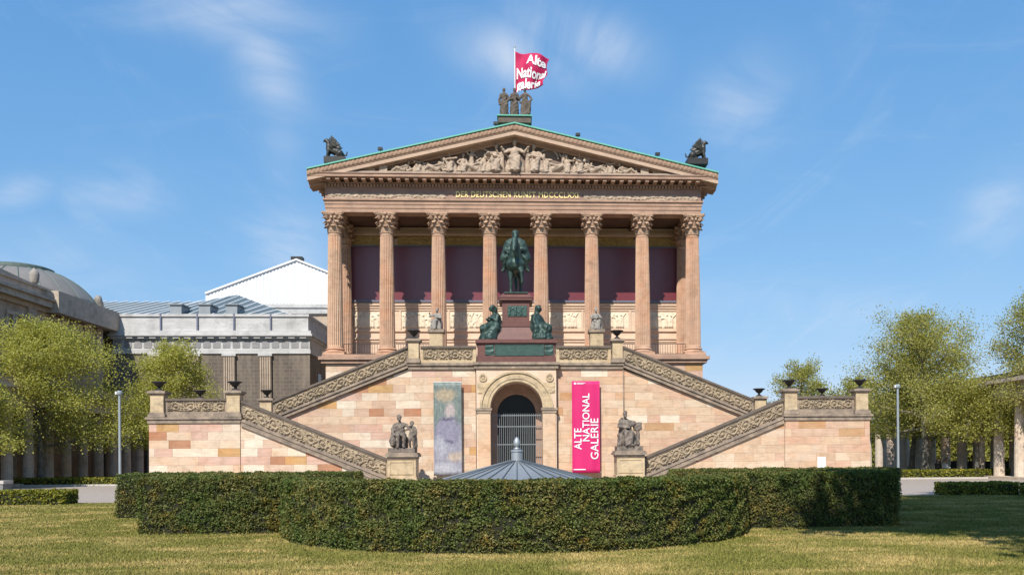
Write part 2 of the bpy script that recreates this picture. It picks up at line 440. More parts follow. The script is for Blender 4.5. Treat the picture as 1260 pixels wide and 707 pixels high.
class MB:
    def __init__(s):
        s.v, s.f, s.n = [], [], 0

    def add(s, vs, fs):
        s.v.extend(vs)
        s.f.extend([tuple(i + s.n for i in f) for f in fs])
        s.n += len(vs)
        return s

    def box(s, x0, x1, y0, y1, z0, z1):
        if x0 > x1: x0, x1 = x1, x0
        return s.add([(x0, y0, z0), (x1, y0, z0), (x1, y1, z0), (x0, y1, z0), (x0, y0, z1), (x1, y0, z1), (x1, y1, z1), (x0, y1, z1)],
                     [(0, 3, 2, 1), (4, 5, 6, 7), (0, 1, 5, 4), (1, 2, 6, 5), (2, 3, 7, 6), (3, 0, 4, 7)])

    def prism(s, poly, a0, a1, axis='y'):
        """poly: 2D points; extruded along axis. y: (x,z)  x: (y,z)  z: (x,y)"""
        ar = sum(poly[i][0] * poly[(i + 1) % len(poly)][1] - poly[(i + 1) % len(poly)][0] * poly[i][1] for i in range(len(poly)))
        if ar < 0: poly = poly[::-1]
        n = len(poly)
        mk = {'y': lambda p, a: (p[0], a, p[1]), 'x': lambda p, a: (a, p[0], p[1]), 'z': lambda p, a: (p[0], p[1], a)}[axis]
        vs = [mk(p, a0) for p in poly] + [mk(p, a1) for p in poly]
        if axis == 'y':
            fs = [tuple(range(n)), tuple(range(2 * n - 1, n - 1, -1))] + [(i, i + n, (i + 1) % n + n, (i + 1) % n) for i in range(n)]
        else:
            fs = [tuple(range(n - 1, -1, -1)), tuple(range(n, 2 * n))] + [(i, (i + 1) % n, (i + 1) % n + n, i + n) for i in range(n)]
        return s.add(vs, fs)

    def lathe(s, prof, c=(0, 0, 0), n=24, caps=True, sq=None):
        vs, fs = [], []
        for r, z in prof:
            for k in range(n):
                a = 2 * math.pi * k / n
                vs.append((c[0] + r * math.cos(a), c[1] + r * math.sin(a), c[2] + z))
        m = len(prof)
        for j in range(m - 1):
            for k in range(n):
                fs.append((j * n + k, j * n + (k + 1) % n, (j + 1) * n + (k + 1) % n, (j + 1) * n + k))
        if caps:
            fs.append(tuple(range(n - 1, -1, -1)))
            fs.append(tuple(range((m - 1) * n, m * n)))
        return s.add(vs, fs)

    def tube(s, p0, p1, r0, r1, n=6, caps=True):
        p0, p1 = Vector(p0), Vector(p1)
        d = p1 - p0
        if d.length < 1e-6: return s
        q = d.to_track_quat('Z', 'Y')
        vs = []
        for p, r in ((p0, r0), (p1, r1)):
            for k in range(n):
                a = 2 * math.pi * k / n
                vs.append(tuple(p + q @ Vector((r * math.cos(a), r * math.sin(a), 0))))
        fs = [(k, (k + 1) % n, (k + 1) % n + n, k + n) for k in range(n)]
        if caps: fs += [tuple(range(n - 1, -1, -1)), tuple(range(n, 2 * n))]
        return s.add(vs, fs)

    def ball(s, c, r, n=10, m=7, sc=(1, 1, 1)):
        vs, fs = [], []
        vs.append((c[0], c[1], c[2] - r * sc[2]))
        for j in range(1, m):
            ph = -math.pi / 2 + math.pi * j / m
            for k in range(n):
                a = 2 * math.pi * k / n
                vs.append((c[0] + r * sc[0] * math.cos(ph) * math.cos(a), c[1] + r * sc[1] * math.cos(ph) * math.sin(a), c[2] + r * sc[2] * math.sin(ph)))
        vs.append((c[0], c[1], c[2] + r * sc[2]))
        for k in range(n):
            fs.append((0, 1 + (k + 1) % n, 1 + k))
            fs.append((len(vs) - 1, 1 + (m - 2) * n + k, 1 + (m - 2) * n + (k + 1) % n))
        for j in range(m - 2):
            for k in range(n):
                fs.append((1 + j * n + k, 1 + j * n + (k + 1) % n, 1 + (j + 1) * n + (k + 1) % n, 1 + (j + 1) * n + k))
        return s.add(vs, fs)

    def mesh(s, name, smooth=False):
        me = bpy.data.meshes.new(name)
        me.from_pydata(s.v, [], s.f)
        if smooth:
            me.polygons.foreach_set('use_smooth', [True] * len(me.polygons))
            if smooth == 'auto':
                me.set_sharp_from_angle(angle=R_(40))
        me.update()
        return me

    def build(s, name, mat, parent=None, smooth=False, local=False, kind=None, label=None):
        return link(name, s.mesh(name, smooth), mat, parent, local, kind, label)


def link(name, me, mat, parent=None, local=False, kind=None, label=None):
    o = bpy.data.objects.new(name, me)
    if mat is not None and not me.materials: me.materials.append(mat)
    COL.objects.link(o)
    if parent is not None:
        o.parent = parent
        if not local and parent.type == 'EMPTY':
            o.matrix_parent_inverse = Matrix.Translation(-Vector(parent.location))
    if kind: o['kind'] = kind
    if label: o['label'] = label
    return o


def thing(name, loc, label, cat, group=None, rz=0):
    o = bpy.data.objects.new(name, None)
    o.location = loc; o.rotation_euler = (0, 0, rz)
    o.empty_display_size = .3
    COL.objects.link(o)
    return tag(o, label, cat, group)


def tag(o, label=None, cat=None, group=None, kind=None):
    if label: o['label'] = label
    if cat: o['category'] = cat
    if group: o['group'] = group
    if kind: o['kind'] = kind
    return o


def copy_tree(o, parent=None):
    c = o.copy()
    COL.objects.link(c)
    if parent is not None: c.parent = parent
    for ch in o.children: copy_tree(ch, c)
    return c


def quads_mesh(name, V, nper=4):
    """V: (n,nper,3) separate little faces"""
    n = len(V)
    me = bpy.data.meshes.new(name)
    me.vertices.add(n * nper)
    me.vertices.foreach_set('co', np.ascontiguousarray(V, dtype=np.float32).ravel())
    me.loops.add(n * nper)
    me.loops.foreach_set('vertex_index', np.arange(n * nper, dtype=np.int32))
    me.polygons.add(n)
    me.polygons.foreach_set('loop_start', np.arange(0, n * nper, nper, dtype=np.int32))
    me.polygons.foreach_set('loop_total', np.full(n, nper, dtype=np.int32))
    me.update(calc_edges=True)
    return me


def leaf_quads(C, size, up=.35, elong=.62, normals=None, nbias=0.):
    """diamond leaves centred on C with random orientation"""
    n = len(C)
    a = rng.normal(size=(n, 3)); a /= np.linalg.norm(a, axis=1)[:, None]
    b = rng.normal(size=(n, 3)); b[:, 2] += up
    if normals is not None: b += normals * nbias
    b -= a * (a * b).sum(1)[:, None] * 0
    nn = b / np.linalg.norm(b, axis=1)[:, None]
    a -= nn * (a * nn).sum(1)[:, None]; a /= np.linalg.norm(a, axis=1)[:, None] + 1e-9
    c = np.cross(nn, a)
    s = (np.asarray(size) * (0.65 + .7 * rng.random(n)))[:, None]
    bend = nn * s * .22
    return np.stack([C - a * s, C - c * s * elong + bend, C + a * s, C + c * s * elong + bend], 1)


def grid_relief(name, org, U, V, N, w, h, hfun, depth, res, mat, parent, edge=True, kind=None):
    """height-field relief panel: org + u*U + v*V + N*height"""
    org, U, V, N = (np.array(q, float) for q in (org, U, V, N))
    nu, nv = max(4, int(w / res)), max(4, int(h / res))
    u, v = np.meshgrid(np.linspace(0, w, nu), np.linspace(0, h, nv))
    hh = hfun(u, v) * depth
    if edge:
        hh[0, :] = hh[-1, :] = 0; hh[:, 0] = hh[:, -1] = 0
    pts = org + u[..., None] * U + v[..., None] * V + hh[..., None] * N
    idx = np.arange(nu * nv).reshape(nv, nu)
    q = np.stack([idx[:-1, :-1], idx[:-1, 1:], idx[1:, 1:], idx[1:, :-1]], -1).reshape(-1, 4)
    if np.dot(np.cross(U, V), N) < 0: q = q[:, ::-1]
    me = bpy.data.meshes.new(name)
    me.from_pydata(pts.reshape(-1, 3).tolist(), [], q.tolist())
    me.polygons.foreach_set('use_smooth', [True] * len(me.polygons))
    me.update()
    return link(name, me, mat, parent, kind=kind)


def ss(a, b, x):
    t = np.clip((x - a) / (b - a), 0, 1)
    return t * t * (3 - 2 * t)


def scroll(P_, H):
    """acanthus vine with alternating rosettes"""
    def f(u, v):
        v = v / H - .5
        x = u / H
        p = P_ / H
        k = np.floor(x / p); xc = x - (k + .5) * p
        sgn = np.where(k % 2 == 0, 1., -1.)
        r = np.hypot(xc, v); th = np.arctan2(v * sgn, xc)
        boss = 1 - ss(.05, .11, r)
        pet = (1 - ss(.16, .21, r)) * (.45 + .35 * np.cos(7 * th))
        ring = np.exp(-((r - .34 + .03 * np.sin(3 * th)) / .045) ** 2) * .85
        vine = np.exp(-((v - .30 * np.sin(math.pi * x / p) * 1.0) / .06) ** 2) * .7
        leaf = np.clip(np.sin(13 * x + 3 * np.sin(9 * v * sgn)) * np.sin(15 * v + 2 * np.cos(8 * x)) * 1.6, 0, 1) * .8 * ss(.30, .40, r)
        return np.maximum.reduce([boss, pet, ring, vine, leaf])
    return f


def crowd(seed, W, H, pitch=.55):
    """row of small standing and moving figures in relief"""
    r = random.Random(seed)
    figs = []
    x = pitch * .4
    while x < W - pitch * .3:
        figs.append((x, r.uniform(.80, .93), r.uniform(-.25, .25), r.uniform(.6, 1.2), r.uniform(0, 6)))
        x += pitch * r.uniform(.75, 1.25)
    def f(u, v):
        h = np.zeros_like(u)
        vv = v / H
        for (cx, top, lean, wid, ph) in figs:
            dx = (u - cx - lean * (vv - .5) * .5 * H) / H
            body = np.exp(-(dx / (.13 * wid * (1.25 - .6 * vv))) ** 4) * (1 - ss(top - .2, top - .13, vv)) * ss(.04, .08, vv)
            head = 1 - ss(.06, .09, np.hypot(dx, vv - (top - .06)))
            arm = np.exp(-((vv - .58 - dx * math.sin(ph) * 1.5) / .045) ** 2) * (1 - ss(.28, .34, np.abs(dx)))
            legs = 1 - .5 * np.exp(-(dx / .035) ** 2) * (1 - ss(.35, .45, vv))
            fold = .8 + .2 * np.sin(dx * 60 + ph)
            h = np.maximum.reduce([h, body * legs * fold, head * .9, arm * .7])
        return h
    return f


def foliage_relief(seed):
    r = random.Random(seed)
    a, b, c = r.uniform(4, 7), r.uniform(5, 9), r.uniform(0, 6)
    def f(u, v):
        return np.clip(.5 + .5 * np.sin(a * u + 2.2 * np.sin(b * v + c)) * np.sin(b * 1.3 * v + 1.7 * np.sin(a * .8 * u)), 0, 1) ** 1.5
    return f


def text_mesh(body, height, bold=0.0, spacing=1.0, align='LEFT'):
    """verts (n,3 in the xy plane), faces; height = cap height"""
    cu = bpy.data.curves.new('t', 'FONT')
    cu.body = body; cu.size = 1.0; cu.offset = bold; cu.space_character = spacing; cu.align_x = align
    cu.resolution_u = 3
    o = bpy.data.objects.new('t', cu); COL.objects.link(o)
    dg = bpy.context.evaluated_depsgraph_get()
    me = bpy.data.meshes.new_from_object(o.evaluated_get(dg))
    v = np.array([q.co[:] for q in me.vertices])
    f = [tuple(p.vertices) for p in me.polygons]
    bpy.data.objects.remove(o); bpy.data.curves.remove(cu); bpy.data.meshes.remove(me)
    v[:, 0] -= v[:, 0].min()
    caph = .69
    return v * (height / caph), f


def split_letters(v, f):
    """group a line of text into its letters: [(vertex ids, faces)] from islands whose x ranges overlap"""
    par = list(range(len(v)))
    def find(a):
        while par[a] != a:
            par[a] = par[par[a]]; a = par[a]
        return a
    for q in f:
        for k in q[1:]: par[find(k)] = find(q[0])
    isl = {}
    for i in range(len(v)): isl.setdefault(find(i), []).append(i)
    rng_ = sorted(((min(v[i][0] for i in ids), max(v[i][0] for i in ids), ids) for ids in isl.values()), key=lambda r: r[0])
    out = []
    for a, b, ids in rng_:
        if out and a < out[-1][1] - 1e-4: out[-1][1] = max(out[-1][1], b); out[-1][2] += ids
        else: out.append([a, b, list(ids)])
    res = []
    for a, b, ids in out:
        mp = {k: n for n, k in enumerate(ids)}
        res.append((ids, [tuple(mp[k] for k in q) for q in f if q[0] in mp]))
    return res


# ---- sculpture: capsules fused by a voxel remesh into one continuous body
def cap_geo(mb, c):
    p0, r0, p1, r1 = c
    mb.ball(p0, r0, 9, 6); mb.ball(p1, r1, 9, 6)
    mb.tube(p0, p1, r0 * .99, r1 * .99, 9)


def sculpt(name, caps, mat, parent, M=None, voxel=.04, folds=.0, fold_freq=22., smooth=4, local=False, boxes=(), label=None, seed=0, rough=.0):
    mb = MB()
    for c in caps: cap_geo(mb, c)
    for b in boxes: mb.box(*b)
    me = mb.mesh('raw')
    o = bpy.data.objects.new('raw', me); COL.objects.link(o)
    rm = o.modifiers.new('r', 'REMESH'); rm.mode = 'VOXEL'; rm.voxel_size = voxel; rm.adaptivity = 0
    sm = o.modifiers.new('s', 'SMOOTH'); sm.factor = .5; sm.iterations = smooth
    dg = bpy.context.evaluated_depsgraph_get()
    out = bpy.data.meshes.new_from_object(o.evaluated_get(dg))
    bpy.data.objects.remove(o); bpy.data.meshes.remove(me)
    n = len(out.vertices)
    co = np.empty(n * 3, np.float32); out.vertices.foreach_get('co', co); co = co.reshape(-1, 3)
    no = np.empty(n * 3, np.float32); out.vertices.foreach_get('normal', no); no = no.reshape(-1, 3)
    if folds or rough:
        x, y, z = co[:, 0] + seed * 1.3, co[:, 1] + seed * .7, co[:, 2]
        w = np.sin(fold_freq * (x * .9 + .35 * np.sin(3.1 * z + 2 * y)) + 2 * np.sin(2.3 * z)) * np.cos(fold_freq * .6 * (y + .3 * np.sin(4 * z + x)))
        w2 = np.sin(17 * x + 9 * z) * np.sin(19 * z - 8 * y) * np.sin(15 * y + 5 * x)
        co = co + no * (folds * w + rough * w2)[:, None]
    if M is not None:
        Mn = np.array(M)
        co = co @ Mn[:3, :3].T + Mn[:3, 3]
        if np.linalg.det(Mn[:3, :3]) < 0: out.flip_normals()
    out.vertices.foreach_set('co', np.ascontiguousarray(co, np.float32).ravel())
    out.polygons.foreach_set('use_smooth', [True] * len(out.polygons))
    out.name = name
    out.materials.clear()
    out.update()
    return link(name, out, mat, parent, local=local, label=label)


def XF(loc, scale=1., rz=0., sx=1.):
    return Matrix.Translation(loc) @ Matrix.Rotation(rz, 4, 'Z') @ Matrix.Diagonal((scale * sx, scale, scale, 1))


def clip_poly(poly, a, b, c):
    """keep a*x+b*z<=c"""
    out = []
    for i in range(len(poly)):
        p, q = poly[i], poly[(i + 1) % len(poly)]
        dp, dq = a * p[0] + b * p[1] - c, a * q[0] + b * q[1] - c
        if dp <= 0: out.append(p)
        if dp * dq < 0:
            t = dp / (dp - dq)
            out.append((p[0] + t * (q[0] - p[0]), p[1] + t * (q[1] - p[1])))
    return out


def poly_area(p):
    return abs(sum(p[i][0] * p[(i + 1) % len(p)][1] - p[(i + 1) % len(p)][0] * p[i][1] for i in range(len(p)))) / 2


def ashlar(parent, region, yf, course, wmin, wmax, mat, seed, joint=.007, depth=.12, clips=(), z0=None, minarea=.03, cuts=()):
    """courses of separate stone blocks filling the convex polygon region (x,z) in front of the plane yf"""
    r = random.Random(seed)
    xs = [p[0] for p in region]; zs = [p[1] for p in region]
    ar = sum(region[i][0] * region[(i + 1) % len(region)][1] - region[(i + 1) % len(region)][0] * region[i][1] for i in range(len(region)))
    reg = region if ar > 0 else region[::-1]
    z = min(zs) if z0 is None else z0
    cnt = 0
    while z < max(zs) - 1e-3:
        x = min(xs) - r.uniform(0, wmax)
        ch = course
        while x < max(xs):
            w = r.uniform(wmin, wmax)
            if r.random() < .12: w *= 1.7
            rect = [(x + joint / 2, z + joint / 2), (x + w - joint / 2, z + joint / 2), (x + w - joint / 2, z + ch - joint / 2), (x + joint / 2, z + ch - joint / 2)]
            for i in range(len(reg)):
                p, q = reg[i], reg[(i + 1) % len(reg)]
                ex, ez = q[0] - p[0], q[1] - p[1]
                a, b = ez, -ex           # outside is positive for a ccw polygon
                rect = clip_poly(rect, a, b, a * p[0] + b * p[1])
                if len(rect) < 3: break
            if len(rect) >= 3 and poly_area(rect) > minarea:
                pr = r.uniform(0, .007)
                MB().prism(rect, yf - pr, yf + depth).build('stone_block', mat, parent)
                cnt += 1
            x += w
        z += ch
    return cnt

# ================================================================== ground
def sheet(name, x0, x1, y0, y1, z, mat, nx=1, ny=1, amp=0.):
    xs, ys = np.linspace(x0, x1, nx + 1), np.linspace(y0, y1, ny + 1)
    X, Y = np.meshgrid(xs, ys)
    Z = np.full_like(X, z)
    if amp: Z = Z + amp * (np.sin(X * .7 + 1.3 * np.sin(Y * .4)) * np.sin(Y * .55) * .5)
    idx = np.arange(X.size).reshape(X.shape)
    q = np.stack([idx[:-1, :-1], idx[:-1, 1:], idx[1:, 1:], idx[1:, :-1]], -1).reshape(-1, 4)
    me = bpy.data.meshes.new(name)
    me.from_pydata(np.stack([X, Y, Z], -1).reshape(-1, 3).tolist(), [], q.tolist()); me.update()
    return tag(link(name, me, mat), kind='structure')


tag(sheet('ground', -900, 900, -300, 1500, -.02, M_SOIL), 'dark bare earth under the trees and beyond the court')
tag(sheet('lawn', -60, 60, -20, 37.2, 0.0, M_LAWN), 'patchy green and straw coloured lawn in front of the hedge')
tag(sheet('forecourt', -60, 60, 37.2, 62.0, 0.004, M_SETTS), 'pale paved court between the lawn and the museum')
k = MB().box(-60, 60, 61.7, 61.95, -.01, .12)
tag(k.build('kerb', M_KERB), 'pale stone kerb along the far side of the court', kind='structure')

# ---- turf blades, near part of the lawn only
def grass():
    n = 520000
    y = 12.2 + 25.0 * rng.random(n) ** 1.25
    x = (rng.random(n) * 2 - 1) * .60 * y
    hgt = .018 + .030 * rng.random(n) * (.6 + .8 * (np.sin(x * 1.7 + np.sin(y * 1.3)) * np.sin(y * 2.1) * .5 + .5))
    a = rng.random(n) * 2 * math.pi
    w = (.006 + .006 * rng.random(n)) * (1 + np.clip(y - 18, 0, 20) * .05)
    lx, ly = rng.normal(size=n) * .018, rng.normal(size=n) * .018
    V = np.empty((n, 3, 3), np.float32)
    V[:, 0] = np.stack([x - w * np.cos(a), y - w * np.sin(a), np.zeros(n) - .002], 1)
    V[:, 1] = np.stack([x + w * np.cos(a), y + w * np.sin(a), np.zeros(n) - .002], 1)
    V[:, 2] = np.stack([x + lx, y + ly, hgt], 1)
    o = link('grass', quads_mesh('grass', V, 3), M_BLADE)
    tag(o, 'short tufty grass covering the lawn before the hedge', 'grass', kind='stuff')


grass()


# ================================================================== clipped hedges
def hedge(name, poly, H, label, cat='hedge', group=None, leaf=.023, dens=2300, mat=None, matb=None, lump=.035, seed=0, round_=.06):
    """poly: ccw plan outline; a clipped hedge of little leaves over dark twigs"""
    mat = mat or M_HEDGE; matb = matb or M_HEDGE_B
    ar = sum(poly[i][0] * poly[(i + 1) % len(poly)][1] - poly[(i + 1) % len(poly)][0] * poly[i][1] for i in range(len(poly)))
    if ar < 0: poly = poly[::-1]
    n = len(poly)
    cx, cy = sum(p[0] for p in poly) / n, sum(p[1] for p in poly) / n
    th = thing(name, (cx, cy, 0), label, cat, group)
    # inner body, a little smaller
    bm = bmesh.new()
    pin = []
    for i in range(n):
        p0, p, p1 = Vector(poly[i - 1]), Vector(poly[i]), Vector(poly[(i + 1) % n])
        e0, e1 = (p - p0).normalized(), (p1 - p).normalized()
        n0, n1 = Vector((e0.y, -e0.x)), Vector((e1.y, -e1.x))
        b = (n0 + n1); b = b / max(.3, b.length_squared) * 2 if b.length > .1 else n0
        pin.append(p - b * .5 * (lump + .07))
    MB().prism([tuple(p) for p in pin], -.02, H - lump - .06, 'z').build('twigs', matb, th)
    C, Nn = [], []
    for i in range(n):
        p, q = np.array(poly[i]), np.array(poly[(i + 1) % n])
        L = np.linalg.norm(q - p)
        e = (q - p) / L
        nr = np.array([e[1], -e[0]])
        m = int(L * H * dens)
        u, z = rng.random(m) * L, rng.random(m) ** .95 * (H + .01)
        off = lump * (np.sin(u * 5 + 3 * np.sin(z * 4 + seed)) * np.sin(z * 6 + 2 * np.sin(u * 2.2 + seed)) * .6 + np.sin(u * 1.3 + seed * 3 + 2 * z) * .5)
        off = off - rng.random(m) ** 1.5 * .11 + .02
        off = off - round_ * ss(H - .10, H, z) * .8 - .03 * ss(.14, 0, z)
        xy = p[None] + e[None] * u[:, None] + nr[None] * off[:, None]
        C.append(np.column_stack([xy, z])); Nn.append(np.tile(np.array([nr[0], nr[1], .35]), (m, 1)))
    # top
    xs, ys = [p[0] for p in poly], [p[1] for p in poly]
    m = int((max(xs) - min(xs)) * (max(ys) - min(ys)) * dens)
    X = min(xs) + rng.random(m) * (max(xs) - min(xs)); Y = min(ys) + rng.random(m) * (max(ys) - min(ys))
    ins = np.zeros(m, bool)
    for i in range(n):
        (x0, y0), (x1, y1) = poly[i], poly[(i + 1) % n]
        c = ((y0 > Y) != (y1 > Y))
        with np.errstate(divide='ignore', invalid='ignore'):
            xi = (x1 - x0) * (Y - y0) / (y1 - y0 + 1e-12) + x0
        ins ^= c & (X < xi)
    X, Y = X[ins], Y[ins]
    m = len(X)
    Z = H + lump * .6 * (np.sin(X * 4 + 2 * np.sin(Y * 3 + seed)) * np.sin(Y * 5 + seed)) - rng.random(m) ** 1.5 * .08 + .01
    C.append(np.column_stack([X, Y, Z])); Nn.append(np.tile(np.array([0, 0, 1.]), (m, 1)))
    C, Nn = np.concatenate(C), np.concatenate(Nn)
    pr = np.random.default_rng(seed + 50)
    fld = np.zeros(len(C))
    for fq in (2.2, 6.0, 10.0, 15.0, 21.0, 28.0, 37.0):
        for _ in range(4):
            d = pr.normal(size=3); d /= np.linalg.norm(d)
            fld += np.sin(C @ d * fq * 1.6 + pr.random() * 6.28) * (1.0 if fq > 5 else .6)
    fld /= 3.7
    keep = rng.random(len(C)) < np.clip(.92 + .30 * fld, .50, 1)
    C += Nn * (fld * .022)[:, None]
    C, Nn = C[keep], Nn[keep]
    V = leaf_quads(C, leaf, .2, .6, Nn, .55)
    link('foliage', quads_mesh('foliage', V), mat, th, kind='stuff')
    return th


def arc_pts(n=15):
    # circle through the two corners and the foremost point
    (x0, y0), (xm, ym) = (5.38, 20.85), (0, 16.1)
    Rr = ((x0) ** 2 + (y0 - ym) ** 2) / (2 * (y0 - ym))
    cy = ym + Rr
    a0 = math.asin(x0 / Rr)
    return [(Rr * math.sin(-a0 + 2 * a0 * i / n), cy - Rr * math.cos(-a0 + 2 * a0 * i / n)) for i in range(n + 1)], cy, Rr


ARC, ARC_CY, ARC_R = arc_pts()
inner = [(x * (ARC_R - 1.25) / ARC_R, ARC_CY + (y - ARC_CY) * (ARC_R - 1.25) / ARC_R) for x, y in ARC]
hedge('tall_hedge', ARC + inner[::-1], 1.29, 'tall clipped green hedge bowing outward in a curve before the cone roof', seed=1, dens=5200)
for sg, lab in ((-1, 'poster'), (1, 'magenta banner')):
    pts = [(sg * 5.45, 21.12), (sg * (8.85 if sg < 0 else 9.3), 21.35), (sg * (8.95 if sg < 0 else 9.4), 24.2), (sg * 7.8, 24.2), (sg * 7.7, 22.5), (sg * 5.1, 22.3)]
    hedge('tall_hedge', pts, 1.31, 'straight tall clipped hedge beside the curved hedge on the %s side' % lab, seed=2 + sg, dens=4600)
    pts = [(sg * 8.3, 27.3), (sg * 11.95, 27.3), (sg * 12.2, 29.0), (sg * 5.0, 29.0 if sg < 0 else 28.6), (sg * 4.9, 27.8), (sg * 8.3, 27.9)]
    pts = [(sg * 4.9, 27.6), (sg * 11.95, 27.3), (sg * 12.2, 29.0), (sg * 4.9, 28.8)]
    hedge('tall_hedge', pts, 1.31, 'rear tall clipped hedge behind the straight one on the %s side' % lab, seed=7 + sg, dens=2300)

# low box hedges
hedge('low_hedge', [(-26, 35.3), (-17.7, 36.0), (-17.8, 37.3), (-26, 37.0)], .55, 'low yellow-green box hedge at the corner of the sunny lawn', seed=3, mat=M_BOX, matb=M_BOX_B, leaf=.05, dens=700)
hedge('low_hedge', [(18.1, 37.0), (21.2, 36.7), (21.3, 37.9), (18.2, 38.2)], .52, 'short low hedge in the shade at the edge of the lawn', seed=4, mat=M_BOX, matb=M_BOX_B, leaf=.05, dens=700)
hedge('low_hedge', [(20.9, 35.0), (26, 34.8), (26, 36.0), (20.9, 36.2)], .52, 'low hedge in deep shade running off toward the bright colonnade', seed=5, mat=M_BOX, matb=M_BOX_B, leaf=.05, dens=700)
hedge('low_hedge', [(-40, 62.2), (-21.5, 62.2), (-21.5, 63.4), (-40, 63.4)], .52, 'long low box hedge between the court and the leafy tree by the old museum', seed=6, mat=M_BOX, matb=M_BOX_B, leaf=.07, dens=320)
hedge('low_hedge', [(21.5, 62.2), (42, 62.2), (42, 63.4), (21.5, 63.4)], .62, 'long low box hedge between the court and the bright stone colonnade', seed=7, mat=M_BOX, matb=M_BOX_B, leaf=.07, dens=320)
hedge('low_hedge', [(-36, 68.0), (-22, 68.0), (-22, 69.0), (-36, 69.0)], .45, 'second low box hedge behind the first, before the dark colonnade', seed=8, mat=M_BOX, matb=M_BOX_B, leaf=.08, dens=250)

# ================================================================== conical zinc roof inside the hedge
cr = thing('conical_roof', (0, 24.6, 0), 'round grey zinc roof with radial seams and an acorn finial behind the curved hedge', 'roof')
c0 = (0, 24.6, 0)
YC = 24.6
zap = P(636, 566.5, YC).z
NSEG = 32
rin, rout = .17, 3.15
zout = zap - (rout - rin) * .262
for i in range(NSEG):
    a0, a1 = 2 * math.pi * i / NSEG, 2 * math.pi * (i + 1) / NSEG
    p = []
    for dz in (0, -.03):
        for (r, a) in ((rin, a0), (rout, a0), (rout, a1), (rin, a1)):
            p.append((r * math.sin(a), YC - r * math.cos(a), (zap if r == rin else zout) + dz))
    MB().add(p, [(0, 1, 2, 3), (7, 6, 5, 4), (1, 5, 6, 2), (0, 4, 5, 1), (3, 2, 6, 7), (0, 3, 7, 4)]).build('zinc_sheet', M_ZINC, cr)
    a = a0
    m = MB().tube((rin * math.sin(a), YC - rin * math.cos(a), zap + .012), (rout * math.sin(a), YC - rout * math.cos(a), zout + .012), .014, .016, 5)
    m.build('seam', M_ZINCS, cr)
MB().lathe([(rout - .25, 0), (rout - .25, zout)], c0, 48).build('drum', M_DARKWALL, cr)
MB().lathe([(.185, zap - .03), (.185, zap + .015), (.155, zap + .03), (.155, zap + .24), (.175, zap + .25), (.175, zap + .275), (.14, zap + .295), (.07, zap + .31)], c0, 28).build('collar', M_STEEL, cr, 'auto')
fz = zap + .30
MB().lathe([(.06, fz), (.09, fz + .02), (.09, fz + .045), (.045, fz + .065), (.045, fz + .085), (.075, fz + .10), (.092, fz + .15), (.09, fz + .22), (.068, fz + .29), (.035, fz + .335), (.012, fz + .355)], c0, 24).build('finial', M_STEEL, cr, True)

# ================================================================== staircases
YS, YU = 51.0, 54.2                 # planes of the lower and upper flights
LX0, LX1 = 15.5, 20.5               # end landing
SL = .412                            # slope of the flights


def mirror(sg, pts):
    return [(sg * x, z) for x, z in pts]


def sloped(mb, sg, xa, za, xb, zb, lo, hi, y0, y1):
    """band between two parallel sloping lines: offset lo..hi below the line (xa,za)-(xb,zb)"""
    mb.prism(mirror(sg, [(xa, za + lo), (xb, zb + lo), (xb, zb + hi), (xa, za + hi)]), y0, y1)
    return mb


def pier(parent, x, y, z0, z1, w=.72, mat=None):
    """pier with base, die and cap"""
    mat = mat or M_PED
    h = w / 2
    p = MB().box(x - h, x + h, y - h, y + h, z0 + .26, z1 - .26).build('pier', mat, parent)
    b = MB().box(x - h - .10, x + h + .10, y - h - .10, y + h + .10, z0, z0 + .18)
    b.box(x - h - .05, x + h + .05, y - h - .05, y + h + .05, z0 + .18, z0 + .27)
    b.build('pier_base', M_TRIM, p)
    c = MB().box(x - h - .05, x + h + .05, y - h - .05, y + h + .05, z1 - .27, z1 - .18)
    c.box(x - h - .13, x + h + .13, y - h - .13, y + h + .13, z1 - .18, z1 - .06)
    q = h + .10
    c.add([(x - q, y - q, z1 - .06), (x + q, y - q, z1 - .06), (x + q, y + q, z1 - .06), (x - q, y + q, z1 - .06), (x - .2, y - .2, z1), (x + .2, y - .2, z1), (x + .2, y + .2, z1), (x - .2, y + .2, z1)],
          [(0, 1, 5, 4), (1, 2, 6, 5), (2, 3, 7, 6), (3, 0, 4, 7), (4, 5, 6, 7)])
    c.build('pier_cap', M_TRIM, p)
    return p


URN = None


def urn(x, y, z, label, group=None):
    """shallow iron bowl on a short foot"""
    global URN
    if URN is None:
        t = thing('urn', (0, 0, 0), 'x', 'urn')
        f = MB().box(-.17, .17, -.17, .17, 0, .05)
        f.lathe([(.15, .05), (.13, .08), (.07, .13), (.06, .17), (.10, .20)], n=16)
        f.build('foot', M_IRON, t, 'auto', local=True)
        MB().lathe([(.10, .20), (.16, .24), (.23, .32), (.28, .40), (.38, .44), (.40, .47), (.37, .50), (.34, .48), (.2, .36), (.05, .33)], n=24).build('bowl', M_IRON, t, True, local=True)
        URN = t
        o = t
    else:
        o = copy_tree(URN)
    o.location = (x, y, z)
    tag(o, label, 'urn', group)
    return o


def relief_run(parent, sg, xa, za, xb, zb, dz, H, y, mat, period=None):
    """scroll relief along a line starting at its left end in the picture"""
    A, B = Vector((sg * xa, 0, za)), Vector((sg * xb, 0, zb))
    if A.x > B.x: A, B = B, A
    U = B - A; L = U.length; U.normalize()
    # sheared panel: vertical v axis, u along the slope
    grid_relief('scroll_relief', (A.x, y, A.z + dz), U, (0, 0, 1), (0, -1, 0), L, H, scroll(period or H * 1.02, H), .13, .026, mat, parent)


